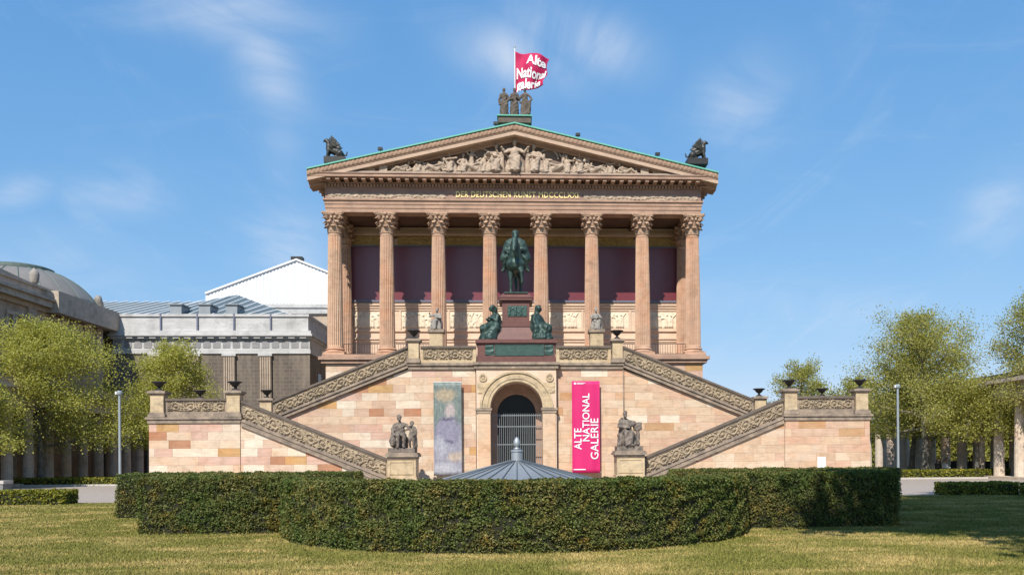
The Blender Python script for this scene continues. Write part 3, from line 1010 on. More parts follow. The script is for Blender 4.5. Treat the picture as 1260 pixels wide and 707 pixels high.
STAIR = {}
for sg, side in ((-1, 'portrait poster'), (1, 'magenta banner')):
    st = thing('staircase', (sg * 13, 53, 0), 'double-flight sandstone staircase with carved parapets on the %s side' % side, 'staircase')
    STAIR[sg] = st
    ash = M_ASH if sg < 0 else M_ASHR
    # --- landing block at the outer end
    core = MB().box(sg * (LX0 + .02), sg * (LX1 - .02), YS + .1, 58.2, -.01, 3.80)
    core.prism(mirror(sg, [(6.0, 0), (LX0 + .02, 0), (LX0 + .02, 3.7), (7.4, .35), (6.0, .35)]), YS + .1, YU)
    core.prism(mirror(sg, [(2.45, 0), (LX0 + .03, 0), (LX0 + .03, 3.79), (6.45, 7.1), (2.45, 7.1)]), YU + .1, 58.1)
    core.build('masonry_core', M_CORE, st)
    n1 = ashlar(st, mirror(sg, [(LX0, 0.02), (LX1, 0.02), (LX1, 3.77), (LX0, 3.77)]), YS, .468, .75, 1.75, ash, 11 + sg)
    zw0 = 3.62                                         # underside line of the lower parapet at the landing
    n2 = ashlar(st, mirror(sg, [(6.9, .02), (LX0 - .03, .02), (LX0 - .03, zw0), (6.9, max(.05, zw0 - SL * (LX0 - 6.9)))]), YS + .03, .468, .75, 1.75, ash, 21 + sg)
    n3 = ashlar(st, mirror(sg, [(2.46, .02), (LX0, .02), (LX0, 3.6), (6.5, 7.05), (2.46, 7.05)]), YU, .47, .7, 1.8, ash, 31 + sg)
    # --- outer return wall of the landing
    w = MB().box(sg * LX1, sg * (LX1 - .1), YS + .13, 58.2, -.01, 3.77)
    w.build('return_wall', M_TRIM, st)
    # --- landing cornice
    c = MB().box(sg * (LX0 - .12), sg * (LX1 + .16), YS - .16, 58.35, 3.99, 4.11)
    c.box(sg * (LX0 - .04), sg * (LX1 + .07), YS - .08, 58.3, 3.77, 3.985)
    c.build('landing_cornice', M_TRIM, st)
    # --- balustrade on the landing, front and outer side and rear
    for (yb, nm) in ((YS + .08, 'front'), (57.6, 'rear')):
        q = .4
        x0, x1 = 15.85 + q, 20.02 - q
        b = MB().box(sg * x0, sg * x1, yb, yb + .34, 4.111, 4.42)
        b.box(sg * x0, sg * x1, yb + .07, yb + .30, 4.42, 5.03)
        b.box(sg * x0, sg * (x0 + .12), yb + .02, yb + .07, 4.42, 5.03)
        b.box(sg * (x1 - .12), sg * x1, yb + .02, yb + .07, 4.42, 5.03)
        bo = b.build('balustrade', M_TRIM, st)
        MB().box(sg * x0, sg * x1, yb - .06, yb + .40, 5.03, 5.17).build('coping', M_CAP, bo)
        if nm == 'front':
            relief_run(bo, sg, x0 + .14, 4.44, x1 - .14, 4.44, 0, .57, yb + .062, M_RELIEF, .82)
    b = MB().box(sg * 19.85, sg * 20.2, 51.8, 57.2, 4.111, 5.03)
    b.build('balustrade', M_TRIM, st)
    for (px_, py_) in ((15.85, YS + .28), (20.03, YS + .28), (15.85, 57.75), (20.03, 57.75)):
        pier(st, sg * px_, py_, 4.112, 5.62)
    # --- lower flight: parapet
    xa, xb = LX0 - .06, 7.28
    za = 5.06
    zb = za - SL * (xa - xb)
    pp = sloped(MB(), sg, xa, za, xb, zb, -1.06, -.14, YS + .08, YS + .38).build('parapet', M_TRIM, st)
    sloped(MB(), sg, xa, za, xb, zb, -.14, 0, YS - .04, YS + .46).build('coping', M_CAP, pp)
    m = sloped(MB(), sg, xa, za, xb, zb, -1.20, -1.06, YS - .07, YS + .4)
    sloped(m, sg, xa, za, xb, zb, -1.34, -1.20, YS - .01, YS + .4)
    sloped(m, sg, xa, za, xb, zb, -1.46, -1.345, YS - .11, YS + .38)
    sloped(m, sg, xa, za, xb, zb, -.22, -.14, YS + .02, YS + .1)
    m.build('string_course', M_TRIM, pp)
    relief_run(pp, sg, xa - .1, za - SL * .1, xb + .15, zb + SL * .15, -.98, .72, YS + .072, M_RELIEF)
    # --- lower flight steps and the return steps at its foot
    s = MB()
    ns = 22
    for i in range(ns):
        x0 = 7.3 + (LX0 - 7.3) * i / ns; x1 = 7.3 + (LX0 - 7.3) * (i + 1) / ns
        s.box(sg * x0, sg * x1, YS + .4, YU - .02, .3 + 3.79 * i / ns, .7 + 3.40 * (i + 1) / ns)
    for i in range(4):
        s.box(sg * (7.28 - .35 * i), sg * (6.9 - .35 * i), 52.1, YU - .05, 0, .7 - .17 * i)
    s.build('steps', M_TRIM, st, kind='stuff')
    # --- upper flight: parapet
    xa, xb = 14.52, 6.5
    zb = 8.47
    za = zb - SL * (xa - xb) * .985
    pp = sloped(MB(), sg, xa, za, xb, zb, -.95, -.13, YU - .02, YU + .3).build('parapet', M_TRIM, st)
    sloped(MB(), sg, xa, za, xb, zb, -.13, 0, YU - .14, YU + .38).build('coping', M_CAP, pp)
    m = sloped(MB(), sg, xa, za, xb, zb, -1.08, -.95, YU - .16, YU + .3)
    sloped(m, sg, xa, za, xb, zb, -1.20, -1.085, YU - .08, YU + .3)
    sloped(m, sg, xa, za, xb, zb, -1.32, -1.205, YU - .20, YU + .3)
    sloped(m, sg, xa, za, xb, zb, -.2, -.13, YU - .08, YU)
    m.build('string_course', M_TRIM, pp)
    relief_run(pp, sg, xa - .1, za + SL * .1, xb + .1, zb - SL * .1, -.87, .64, YU - .03, M_RELIEF)
    s = MB()
    for i in range(20):
        x0 = LX0 - (LX0 - 6.6) * i / 20; x1 = LX0 - (LX0 - 6.6) * (i + 1) / 20
        s.box(sg * x1, sg * x0, YU + .32, 57.9, 3.7, 4.1 + 3.35 * (i + 1) / 20)
    s.build('steps', M_TRIM, st, kind='stuff')
    # rear parapet of the upper flight
    sloped(MB(), sg, xa, za, xb, zb, -1.0, -.02, 57.75, 58.05).build('parapet', M_TRIM, st)

gu = 'iron urns on the outer landing piers'
for sg, side in ((-1, 'old museum'), (1, 'bright colonnade')):
    urn(sg * 20.03, YS + .28, 5.62, 'black iron urn on the front corner pier toward the %s' % side)
    urn(sg * 15.85, YS + .28, 5.62, 'black iron urn on the pier atop the lower flight, %s side' % side)
    urn(sg * 20.03, 57.75, 5.62, 'black iron urn on the rear corner pier toward the %s' % side)
    urn(sg * 15.85, 57.75, 5.62, 'black iron urn on the pier at the foot of the upper flight, %s side' % side)
    urn(sg * 6.15, YU + .1, 8.92, 'black iron urn on the terrace pier at the stair head, %s side' % side)

# ================================================================== central gateway and terrace
gt = thing('terrace_gateway', (0, 54, 0), 'sandstone terrace block with round-arched gateway and carved balustrade', 'gateway')
YA = 53.75
RA, ZA = 1.57, 4.72                  # opening radius, springing height
# solid masonry around the opening: two jambs and a spandrel block, arch void left open
def arch_void(mb, half, ztop, y0, y1, r=RA, zs=ZA, n=20, z0=0.0):
    """wall from -half..half, z0..ztop with an arched opening"""
    mb.box(-half, -r, y0, y1, z0, zs); mb.box(r, half, y0, y1, z0, zs)
    pts = [(-r * math.cos(math.pi * i / n), zs + r * math.sin(math.pi * i / n)) for i in range(n + 1)]
    for i in range(n):
        (xa, za), (xb, zb) = pts[i], pts[i + 1]
        mb.prism([(xa, za), (xb, zb), (xb, ztop), (xa, ztop)], y0, y1)
    mb.box(-half, -r, y0, y1, zs, ztop); mb.box(r, half, y0, y1, zs, ztop)


m = MB(); arch_void(m, 2.40, 7.06, YA, YA + 1.9); m.build('gateway_wall', M_LOGGIA, gt)
# archivolt rings (voussoir mouldings)
for (r0, r1, dy) in ((RA + .001, RA + .16, .05), (RA + .165, RA + .33, .09), (RA + .335, RA + .50, .06), (RA + .505, RA + .63, .14)):
    n = 28
    m = MB()
    for i in range(n):
        a, b = math.pi * i / n, math.pi * (i + 1) / n
        m.prism([(-r0 * math.cos(a), ZA + r0 * math.sin(a)), (-r1 * math.cos(a), ZA + r1 * math.sin(a)), (-r1 * math.cos(b), ZA + r1 * math.sin(b)), (-r0 * math.cos(b), ZA + r0 * math.sin(b))], YA - dy, YA + .03)
    m.build('archivolt_ring', M_PED, gt)
for s in (-1, 1):
    j = MB().box(s * RA, s * 2.33, YA - .05, YA + .02, 0, ZA - .33).build('jamb_pilaster', M_ASHR, gt)
    MB().box(s * (RA - .1), s * 2.46, YA - .14, YA + .1, ZA - .16, ZA - .02).box(s * (RA - .04), s * 2.40, YA - .09, YA + .06, ZA - .33, ZA - .163).build('impost', M_TRIM, j)
    # spandrel medallion
    md = MB()
    cx, cz = s * 2.0, 6.52
    n = 16
    for (r0, r1, dy) in ((.0, .10, .07), (.14, .24, .08)):
        for i in range(n):
            a, b = 2 * math.pi * i / n, 2 * math.pi * (i + 1) / n
            md.prism([(cx + r0 * math.cos(a), cz + r0 * math.sin(a)), (cx + r1 * math.cos(a), cz + r1 * math.sin(a)), (cx + r1 * math.cos(b), cz + r1 * math.sin(b)), (cx + (r0 + 1e-3) * math.cos(b), cz + r0 * math.sin(b))], YA - dy, YA + .01)
    md.build('medallion', M_PED, gt)
    grid_relief('spandrel_relief', (cx - (.38 if s > 0 else .34), YA - .004, 5.55), (1, 0, 0), (0, 0, 1), (0, -1, 0), .70, .70, foliage_relief(5 + s), .05, .03, M_PED, gt)
# passage behind the arch
m = MB(); arch_void(m, 2.6, 7.0, YA + 1.95, YA + 2.3, 1.2, 4.45); m.build('inner_arch', M_ENTAB, gt)
m = MB()
n = 20
pts = [(-(RA + .0) * math.cos(math.pi * i / n), ZA + (RA) * math.sin(math.pi * i / n)) for i in range(n + 1)]
MB().box(-2.2, 2.2, YA + 2.32, YA + 2.4, 0, 6.4).build('door_glass', M_GLASSD, gt)
gx = 1.50
gate = MB().box(-gx, gx, YA + 1.16, YA + 1.20, 4.28, 4.33)
for zz in (1.0, 2.5, 3.6): gate.box(-gx, gx, YA + 1.16, YA + 1.20, zz, zz + .05)
gate = gate.build('gate_rail', M_GATE, gt)
for i in range(27):
    x = -gx + i * 2 * gx / 26
    MB().box(x - .012, x + .012, YA + 1.17, YA + 1.195, 0.05, 4.42).build('gate_bar', M_GATE, gt)
for zz in (1.1, 2.55, 3.65): pass
# terrace cornice
c = MB().box(-6.55, 6.55, YU - .22, YU + .4, 7.28, 7.44)
c.box(-6.5, 6.5, YU - .12, YU + .4, 7.06, 7.275)
c.box(-2.6, 2.6, YA - .22, YU, 7.282, 7.438)
c.box(-2.52, 2.52, YA - .12, YU, 7.062, 7.27)
c.build('terrace_cornice', M_TRIM, gt)
MB().box(-6.6, 6.6, YU + .45, 62.0, 7.0, 7.42).build('terrace_floor', M_TRIM, gt)
for s in (-1, 1):
    b = MB().box(s * 2.42, s * 5.75, YU - .04, YU + .36, 7.441, 7.62)
    b.box(s * 2.42, s * 5.75, YU + .04, YU + .30, 7.62, 8.34)
    b.box(s * 2.42, s * 2.6, YU - .02, YU + .05, 7.62, 8.34)
    b.box(s * 5.6, s * 5.75, YU - .02, YU + .05, 7.62, 8.34)
    bo = b.build('balustrade', M_PED, gt)
    MB().box(s * 2.42, s * 5.75, YU - .1, YU + .4, 8.34, 8.47).build('coping', M_CAP, bo)
    relief_run(bo, s, 2.64, 7.68, 5.56, 7.68, 0, .6, YU + .03, M_RELIEF, .75)
    pier(gt, s * 6.15, YU + .1, 7.441, 8.92, .62)
    # downspout beside the flight
MB().tube((6.52, YU - .05, 1.0), (6.52, YU - .05, 7.0), .035, .035, 8).build('downpipe', M_TRIM, gt)


# ================================================================== banners
def hang(u, v, w):      # gentle billow of a hanging cloth
    return .03 * np.sin(u / w * 7.5 + .6) * (.6 + .4 * np.sin(v * .8 + 1)) + .012 * np.sin(u / w * 15)


def cloth(name, x0, x1, z0, z1, y, mat, parent, nx=60, nz=24):
    xs, zs = np.linspace(x0, x1, nx), np.linspace(z0, z1, nz)
    X, Z = np.meshgrid(xs, zs)
    Y = y + hang(X - x0, Z - z0, x1 - x0)
    idx = np.arange(X.size).reshape(X.shape)
    q = np.stack([idx[:-1, :-1], idx[:-1, 1:], idx[1:, 1:], idx[1:, :-1]], -1).reshape(-1, 4)
    nv = X.size
    vs = np.concatenate([np.stack([X, Y, Z], -1).reshape(-1, 3), np.stack([X, Y + .012, Z], -1).reshape(-1, 3)])
    fs = np.concatenate([q, q[:, ::-1] + nv]).tolist()
    rim = list(idx[0]) + list(idx[1:, -1]) + list(idx[-1, -2::-1]) + list(idx[-2:0:-1, 0])
    for i in range(len(rim)):
        a, b = int(rim[i]), int(rim[(i + 1) % len(rim)])
        fs.append([b, a, a + nv, b + nv])
    me = bpy.data.meshes.new(name)
    me.from_pydata(vs.tolist(), [], fs)
    me.polygons.foreach_set('use_smooth', [True] * len(me.polygons)); me.update()
    return link(name, me, mat, parent)


YB = YU - .42
bz1, bz0 = P(720, 468.5, YB).z, P(720, 581.5, YB).z
bx0, bx1 = P(703.8, 520, YB).x, P(738.2, 520, YB).x
bn = thing('banner', ((bx0 + bx1) / 2, YB, bz0), 'tall magenta banner with white upright lettering hung beside the gateway', 'banner')
cloth('banner_cloth', bx0, bx1, bz0, bz1, YB, M_PINK, bn)
MB().tube((bx0 - .03, YB + .08, bz1 - .03), (bx1 + .03, YB + .08, bz1 - .03), .025, .025, 8).build('top_rod', M_STEEL, bn)
MB().tube((bx0 - .03, YB + .08, bz0 + .03), (bx1 + .03, YB + .08, bz0 + .03), .03, .03, 8).build('bottom_rod', M_STEEL, bn)
for xx in (bx0 + .1, bx1 - .1):
    MB().tube((xx, YB + .02, bz1), (xx, YU + .02, bz1 + .12), .012, .012, 6).build('bracket', M_STEEL, bn)
    MB().tube((xx, YB + .02, bz0), (xx, YU + .02, bz0), .012, .012, 6).build('bracket', M_STEEL, bn)


def banner_text(body, pxl, pxr, pyb, pyt, nm='lettering'):
    """text reading upwards: its cap height runs left to right, its length upwards"""
    xl, xr = P(pxl, 520, YB).x, P(pxr, 520, YB).x
    zb, zt = P(720, pyb, YB).z, P(720, pyt, YB).z
    v, f = text_mesh(body, 1.0, .006)
    L = v[:, 0].max()
    h = v[:, 1].max()
    X = xr - v[:, 1] / h * (xr - xl); X = xl + (xr - xl) * (1 - v[:, 1] / h)
    Z = zb + v[:, 0] / L * (zt - zb)
    Y = YB - .03 + hang(X - bx0, Z - bz0, bx1 - bx0)
    pt = np.stack([X, Y, Z], 1)
    for ids, fs_ in split_letters(v, f):
        me = bpy.data.meshes.new('letter'); me.from_pydata(pt[ids].tolist(), [], fs_); me.update()
        link('letter', me, M_LETTER, bn)


banner_text('ALTE', 706.4, 715.2, 552.5, 526.4)
banner_text('NATIONAL', 716.6, 725.2, 542.3, 483.6)
banner_text('GALERIE', 726.5, 736.0, 564.6, 514.3)
def strip(px0, px1, py0, py1, nm, par, mat=None, yb=None):
    yb = yb or YB
    a, b = P(px0, py0, yb), P(px1, py1, yb)
    xs = np.linspace(a.x, b.x, 6)
    ys = yb - .03 + hang(xs - (bx0), np.full(6, (a.z + b.z) / 2) - bz0, bx1 - bx0)
    vs = [(x, y, a.z) for x, y in zip(xs, ys)] + [(x, y, b.z) for x, y in zip(xs, ys)]
    MB().add(vs, [(i, i + 6, i + 7, i + 1) for i in range(5)]).build(nm, mat or M_LETTER, par)
strip(706.3, 708.6, 470.3, 472.6, 'logo_mark', bn)
strip(709.6, 720.0, 470.6, 471.2, 'small_print', bn); strip(709.6, 718.0, 471.9, 472.4, 'small_print', bn)
strip(705.8, 720.6, 576.6, 577.6, 'small_print', bn)

# the painted portrait is a known work: a plain stand-in in soft patches of its colours
def poster_mat():
    m, t, b, _ = new_mat('poster_print')
    tc = t.nodes.new('ShaderNodeTexCoord')
    v0 = tc.outputs['Generated']
    nz = _n(t, 'ShaderNodeTexNoise', Scale=6.0, Detail=6.0, Roughness=.7)
    t.links.new(v0, nz.inputs['Vector'])
    wob = t.nodes.new('ShaderNodeVectorMath'); wob.operation = 'MULTIPLY_ADD'
    t.links.new(nz.outputs['Color'], wob.inputs[0]); wob.inputs[1].default_value = (.55, 0, .16)
    t.links.new(v0, wob.inputs[2])
    def blob(cx, cz, rx, rz, soft):
        mp = t.nodes.new('ShaderNodeMapping'); mp.vector_type = 'POINT'
        mp.inputs['Location'].default_value = (-(cx + .275) / rx, 0, -(cz + .08) / rz)
        mp.inputs['Scale'].default_value = (1 / rx, 0, 1 / rz)
        t.links.new(wob.outputs[0], mp.inputs[0])
        ln = t.nodes.new('ShaderNodeVectorMath'); ln.operation = 'LENGTH'
        t.links.new(mp.outputs[0], ln.inputs[0])
        mr = t.nodes.new('ShaderNodeMapRange'); mr.interpolation_type = 'SMOOTHSTEP'
        mr.inputs['From Min'].default_value = 1 - soft; mr.inputs['From Max'].default_value = 1 + soft
        mr.inputs['To Min'].default_value = 1; mr.inputs['To Max'].default_value = 0
        t.links.new(ln.outputs['Value'], mr.inputs['Value'])
        return mr.outputs[0]
    base = mixrgb(t, noise_(t, v0, 9, 6, .7, .35, .65), (.13, .18, .16), (.28, .32, .30))
    for (c, bl) in (((.36, .35, .42), (.5, .18, .7, .34, .3)), ((.30, .28, .37), (.5, .48, .46, .14, .3)), ((.52, .43, .41), (.58, .70, .2, .08, .4)),
                    ((.46, .37, .25), (.42, .86, .36, .065, .4)), ((.14, .12, .19), (.5, .60, .25, .022, .5)), ((.16, .14, .22), (.5, .36, .3, .016, .5)), ((.50, .50, .55), (.35, .06, .5, .07, .5)), ((.56, .45, .36), (.78, .20, .25, .05, .5)), ((.44, .44, .5), (.25, .3, .2, .1, .5))):
        base = mixrgb(t, blob(*bl), base, c)
    vst = t.nodes.new('ShaderNodeMapping'); vst.inputs['Scale'].default_value = (1, 0, 3.3); t.links.new(v0, vst.inputs[0]); fine = noise_(t, vst.outputs[0], 9, 6, .8, .3, .7)
    rr = ramp(t, [(0, (.42, .42, .44)), (1, (1.05, 1.05, 1.03))]); t.links.new(fine, rr.inputs[0])
    t.links.new(mixrgb(t, 1.0, base, rr.outputs[0], 'MULTIPLY'), b.inputs['Base Color'])
    b.inputs['Roughness'].default_value = .6
    return m


px0, px1 = P(533.6, 520, YB).x, P(568.0, 520, YB).x
pz1, pz0 = P(550, 469.8, YB).z, P(550, 584.2, YB).z
po = thing('poster', ((px0 + px1) / 2, YB, pz0), 'tall poster in soft lavender, grey-green and straw patches hung beside the gateway', 'poster')
_h = hang
cloth('poster_cloth', px0, px1, pz0, pz1, YB, poster_mat(), po)
for z in (pz0, pz1): MB().tube((px0 - .03, YB + .08, z), (px1 + .03, YB + .08, z), .025, .025, 8).build('rod', M_STEEL, po)
for xx in (px0 + .1, px1 - .1):
    for z in (pz0, pz1):
        MB().tube((xx, YB + .02, z), (xx, YU + .02, z), .012, .012, 6).build('bracket', M_STEEL, po)

# ================================================================== the temple-fronted museum
YC0 = 63.0                            # front row of columns
ZB, ZT = 8.90, 18.76                  # stylobate top, capital top
CX = [-12.57 + 3.591 * i for i in range(8)]
mu = thing('temple_museum', (0, 70, 0), 'pink sandstone museum with eight-column Corinthian temple front and carved pediment', 'museum')
# plinth
MB().box(-13.05, 13.05, 62.4, 112, -.01, 8.28).build('plinth_core', M_CORE, mu)
for s in (-1, 1):
    ashlar(mu, mirror(s, [(13.1, 4.6), (13.1, 8.26), (5.5, 8.26), (5.5, 7.3)]), 62.3, .52, 1.0, 2.2, M_ASH, 51 + s)
    MB().box(s * 13.1, s * 13.0, 62.45, 112, 0, 8.26).build('plinth_flank', M_ENTAB, mu)
m = MB().box(-13.55, 13.55, 61.95, 68, 8.52, 8.74)
m.box(-13.38, 13.38, 62.1, 68, 8.28, 8.515)
m.box(-13.35, 13.35, 62.2, 68, 8.745, ZB)
m.build('stylobate', M_ENTAB, mu)


def shaft_mesh(r0, r1, h, flutes=24, rows=9):
    """fluted shaft with entasis"""
    per = 6
    n = flutes * per
    prof = []
    for k in range(n):
        q = (k % per) / per
        d = 0 if q < 1.0 / per * 1.01 else math.sin((q - 1 / per) / (1 - 1 / per) * math.pi) * .062
        prof.append(d)
    vs, fs = [], []
    zs = [0, .12, .2] + [.2 + (h - .5) * i / rows for i in range(1, rows + 1)] + [h - .2, h - .1, h]
    for z in zs:
        t = z / h
        r = r0 + (r1 - r0) * (t ** 1.6)
        fl = 1.0 if .15 < z < h - .15 else 0.0
        for k in range(n):
            a = 2 * math.pi * k / n
            rr = r * (1 - prof[k] * fl * 2.2)
            vs.append((rr * math.cos(a), rr * math.sin(a), z))
    for j in range(len(zs) - 1):
        for k in range(n):
            fs.append((j * n + k, j * n + (k + 1) % n, (j + 1) * n + (k + 1) % n, (j + 1) * n + k))
    return MB().add(vs, fs).mesh('column')


def leaf_strip(mb, ang, rb, z0, h, w, out, n=7):
    """one acanthus leaf: rises along the bell and curls outwards"""
    pts = []
    for i in range(n):
        t = i / (n - 1)
        r = rb + .035 + .05 * t + out * max(0, t - .55) ** 1.3 * 2.2
        z = z0 + h * (t if t < .85 else .85 - (t - .85) * 1.2)
        hw = w * (.55 + .6 * math.sin(min(1, t * 1.25) * math.pi * .62)) * (1 if t < .9 else .6)
        pts.append((r, z, hw))
    vs, fs = [], []
    ca, sa = math.cos(ang), math.sin(ang)
    for (r, z, hw) in pts:
        for k, off in ((-1, -.03), (0, .02), (1, -.03)):
            rr = r + off
            x, y = rr * ca - k * hw * sa, rr * sa + k * hw * ca
            vs.append((x, y, z))
    for i in range(n - 1):
        for k in range(2):
            fs.append((i * 3 + k, i * 3 + k + 1, (i + 1) * 3 + k + 1, (i + 1) * 3 + k))
    # thickness
    m = len(vs)
    vs += [(x - ca * .05, y - sa * .05, z - .01) for x, y, z in vs]
    fs += [tuple(q + m for q in f[::-1]) for f in fs]
    for i in range(n - 1):
        fs.append((i * 3, (i + 1) * 3, (i + 1) * 3 + m, i * 3 + m)); fs.append((i * 3 + 2, i * 3 + 2 + m, (i + 1) * 3 + 2 + m, (i + 1) * 3 + 2))
    e = (n - 1) * 3
    fs.append((e, e + 1, e + 1 + m, e + m)); fs.append((e + 1, e + 2, e + 2 + m, e + 1 + m))
    mb.add(vs, fs)


def capital_mesh(rb=.43, H=1.42):
    mb = MB()
    mb.lathe([(rb + .04, 0), (rb + .07, .04), (rb + .04, .08), (rb, .10), (rb, .5), (rb + .03, .85), (rb + .12, 1.12), (rb + .2, 1.22)], n=28)
    for i in range(8):
        leaf_strip(mb, 2 * math.pi * i / 8, rb, .09, .50, .155, .30)
        leaf_strip(mb, 2 * math.pi * (i + .5) / 8, rb + .02, .12, .86, .15, .34)
    for i in range(4):
        a = math.pi / 4 + i * math.pi / 2
        ca, sa = math.cos(a), math.sin(a)
        leaf_strip(mb, a, rb + .03, .55, .62, .09, .62)
        # corner volute: a disc spiral
        for side in (-1, 1):
            c = Vector((ca * .70 - side * sa * .06, sa * .70 + side * ca * .06, 1.10))
            q = Vector((-sa, ca, 0)) * .06
            mb.tube(c - q, c + q, .15, .15, 12)
            mb.tube(c + q * side * .9, c + q * side * 1.6, .06, .04, 8)
        # inner helices and fleuron
        b = i * math.pi / 2
        cb, sb = math.cos(b), math.sin(b)
        for side in (-1, 1):
            c = Vector((cb * (rb + .16) - side * sb * .12, sb * (rb + .16) + side * cb * .12, 1.08))
            q = Vector((cb, sb, 0)) * .05
            mb.tube(c - q, c + q, .085, .085, 10)
        mb.ball((cb * (rb + .19), sb * (rb + .19), 1.31), .13, 8, 6)
    pts = []
    for i in range(4):
        a = math.pi / 4 + i * math.pi / 2
        nxt = a + math.pi / 2
        c0 = Vector((math.cos(a), math.sin(a))) * .97
        c1 = Vector((math.cos(nxt), math.sin(nxt))) * .97
        tdir = Vector((-math.sin(a), math.cos(a)))
        pts.append(tuple(c0 - tdir * .07)); pts.append(tuple(c0 + tdir * .07))
        for k in range(1, 6):
            t = k / 6
            p = c0.lerp(c1, t)
            mid = math.sin(t * math.pi)
            pts.append(tuple(p * (1 - .17 * mid)))
    mb.prism(pts, 1.22, 1.30, 'z')
    mb.prism([(x * 1.06, y * 1.06) for x, y in pts], 1.304, H, 'z')
    return mb.mesh('capital', 'auto')


SH_H = ZT - ZB - 1.42 - .48
sh_me, cp_me = shaft_mesh(.545, .445, SH_H), capital_mesh()
bs = MB().box(-.74, .74, -.74, .74, 0, .16)
bs.lathe([(.70, .162), (.74, .20), (.74, .25), (.68, .29), (.60, .31), (.585, .36), (.62, .38), (.66, .41), (.64, .45), (.58, .48), (.55, .50)], n=32)
bs_me = bs.mesh('column_base', 'auto')


def column(x, y, parent):
    s = link('column', sh_me, M_COLUMN, parent)
    s.location = (x, y, ZB + .48)
    b = link('column_base', bs_me, M_COLUMN, s, local=True); b.location = (0, 0, -.48)
    c = link('capital', cp_me, M_CAPITAL, s, local=True); c.location = (0, 0, SH_H)
    return s


for x in CX: column(x, YC0, mu)
for s in (-1, 1):
    column(s * 12.57, YC0 + 3.591, mu)
# railing between the outer columns
for (xa, xb) in ((-12.0, -9.5), (-8.4, -5.95), (8.4, 5.95), (12.0, 9.5)):
    x0, x1 = min(xa, xb), max(xa, xb)
    rl = MB().box(x0, x1, YC0 - .02, YC0 + .02, ZB + .78, ZB + .82).box(x0, x1, YC0 - .015, YC0 + .015, ZB + .1, ZB + .13)
    for i in range(15):
        q = x0 + (x1 - x0) * i / 14
        rl.box(q - .012, q + .012, YC0 - .012, YC0 + .012, ZB, ZB + .779)
    rl.build('railing', M_IRON, mu)

# ---- back wall of the portico
YW = 67.1
WX = 12.15
wl_ = MB().box(-WX - .6, WX + .6, YW, 112, 8.3, 18.9).build('portico_wall', M_LOGGIA, mu)
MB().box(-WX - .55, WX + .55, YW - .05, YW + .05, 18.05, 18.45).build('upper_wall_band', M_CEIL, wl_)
z1, z0 = 17.42, 13.47
MB().box(-WX, WX, YW - .06, YW + .02, z0, z1).build('red_cloth_panel', M_RED, mu, label='large dark red cloth panel across the portico wall')
fr = MB().box(-WX - .06, WX + .06, YW - .16, YW + .02, z0 - .14, z0 - .005).box(-WX - .06, WX + .06, YW - .16, YW + .02, z1 + .004, z1 + .1)
for s in (-1, 1): fr.box(s * (WX + .003), s * (WX + .09), YW - .16, YW + .02, z0 - .004, z1 + .003)
fr.build('panel_frame', M_FRAME, mu)
MB().box(-WX - .3, WX + .3, YW - .22, YW, 18.25, 18.42).box(-WX - .3, WX + .3, YW - .12, YW, 18.45, 18.60).build('wall_cornice', M_LOGGIA, mu)
for i in range(7):
    xa, xb = CX[i] + .55, CX[i + 1] - .35
    grid_relief('gilded_relief', (CX[i] + .2, YW - .05, z1 + .12), (1, 0, 0), (0, 0, 1), (0, -1, 0), 3.35, .68, foliage_relief(i), .09, .05, M_GILTREL, mu)
# mouldings and relief frieze below the cloth
mm = MB().box(-WX, WX, YW - .18, YW, 13.06, 13.20).box(-WX, WX, YW - .10, YW, 12.88, 13.05).box(-WX, WX, YW - .06, YW, 12.70, 12.80)
mm.box(-WX, WX, YW - .12, YW, 11.14, 11.26).box(-WX, WX, YW - .16, YW, 10.55, 10.68).box(-WX, WX, YW - .08, YW, 10.36, 10.53).box(-WX, WX, YW - .14, YW, 8.905, 9.25)
mm.build('wall_moulding', M_LOGGIA, mu)
for i in range(7):
    xc = (CX[i] + CX[i + 1]) / 2
    grid_relief('figure_relief', (xc - 1.32, YW - .02, 11.40), (1, 0, 0), (0, 0, 1), (0, -1, 0), 2.64, 1.2, crowd(i + 3, 2.64, 1.2, .42), .14, .04, M_LOGREL, mu)
    MB().box(xc - 1.48, xc - 1.34, YW - .09, YW, 11.28, 12.68).box(xc + 1.34, xc + 1.48, YW - .09, YW, 11.28, 12.68).build('relief_border', M_LOGGIA, mu)
    MB().box(xc - 1.2, xc + 1.2, YW - .04, YW, 9.45, 10.2).box(xc - 1.05, xc + 1.05, YW - .06, YW - .03, 9.58, 10.07).build('wall_panel', M_LOGGIA, mu)
for s in (-1, 1):
    MB().box(s * (WX + .1), s * (WX + .62), YW - .35, YW + .1, 8.91, 18.6).build('corner_pilaster', M_COLUMN, mu)
# portico ceiling with beams
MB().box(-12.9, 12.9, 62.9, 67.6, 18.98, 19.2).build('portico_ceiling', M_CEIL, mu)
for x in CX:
    MB().box(x - .42, x + .42, 63.6, 67.05, 18.70, 18.975).build('ceiling_beam', M_CEIL, mu)

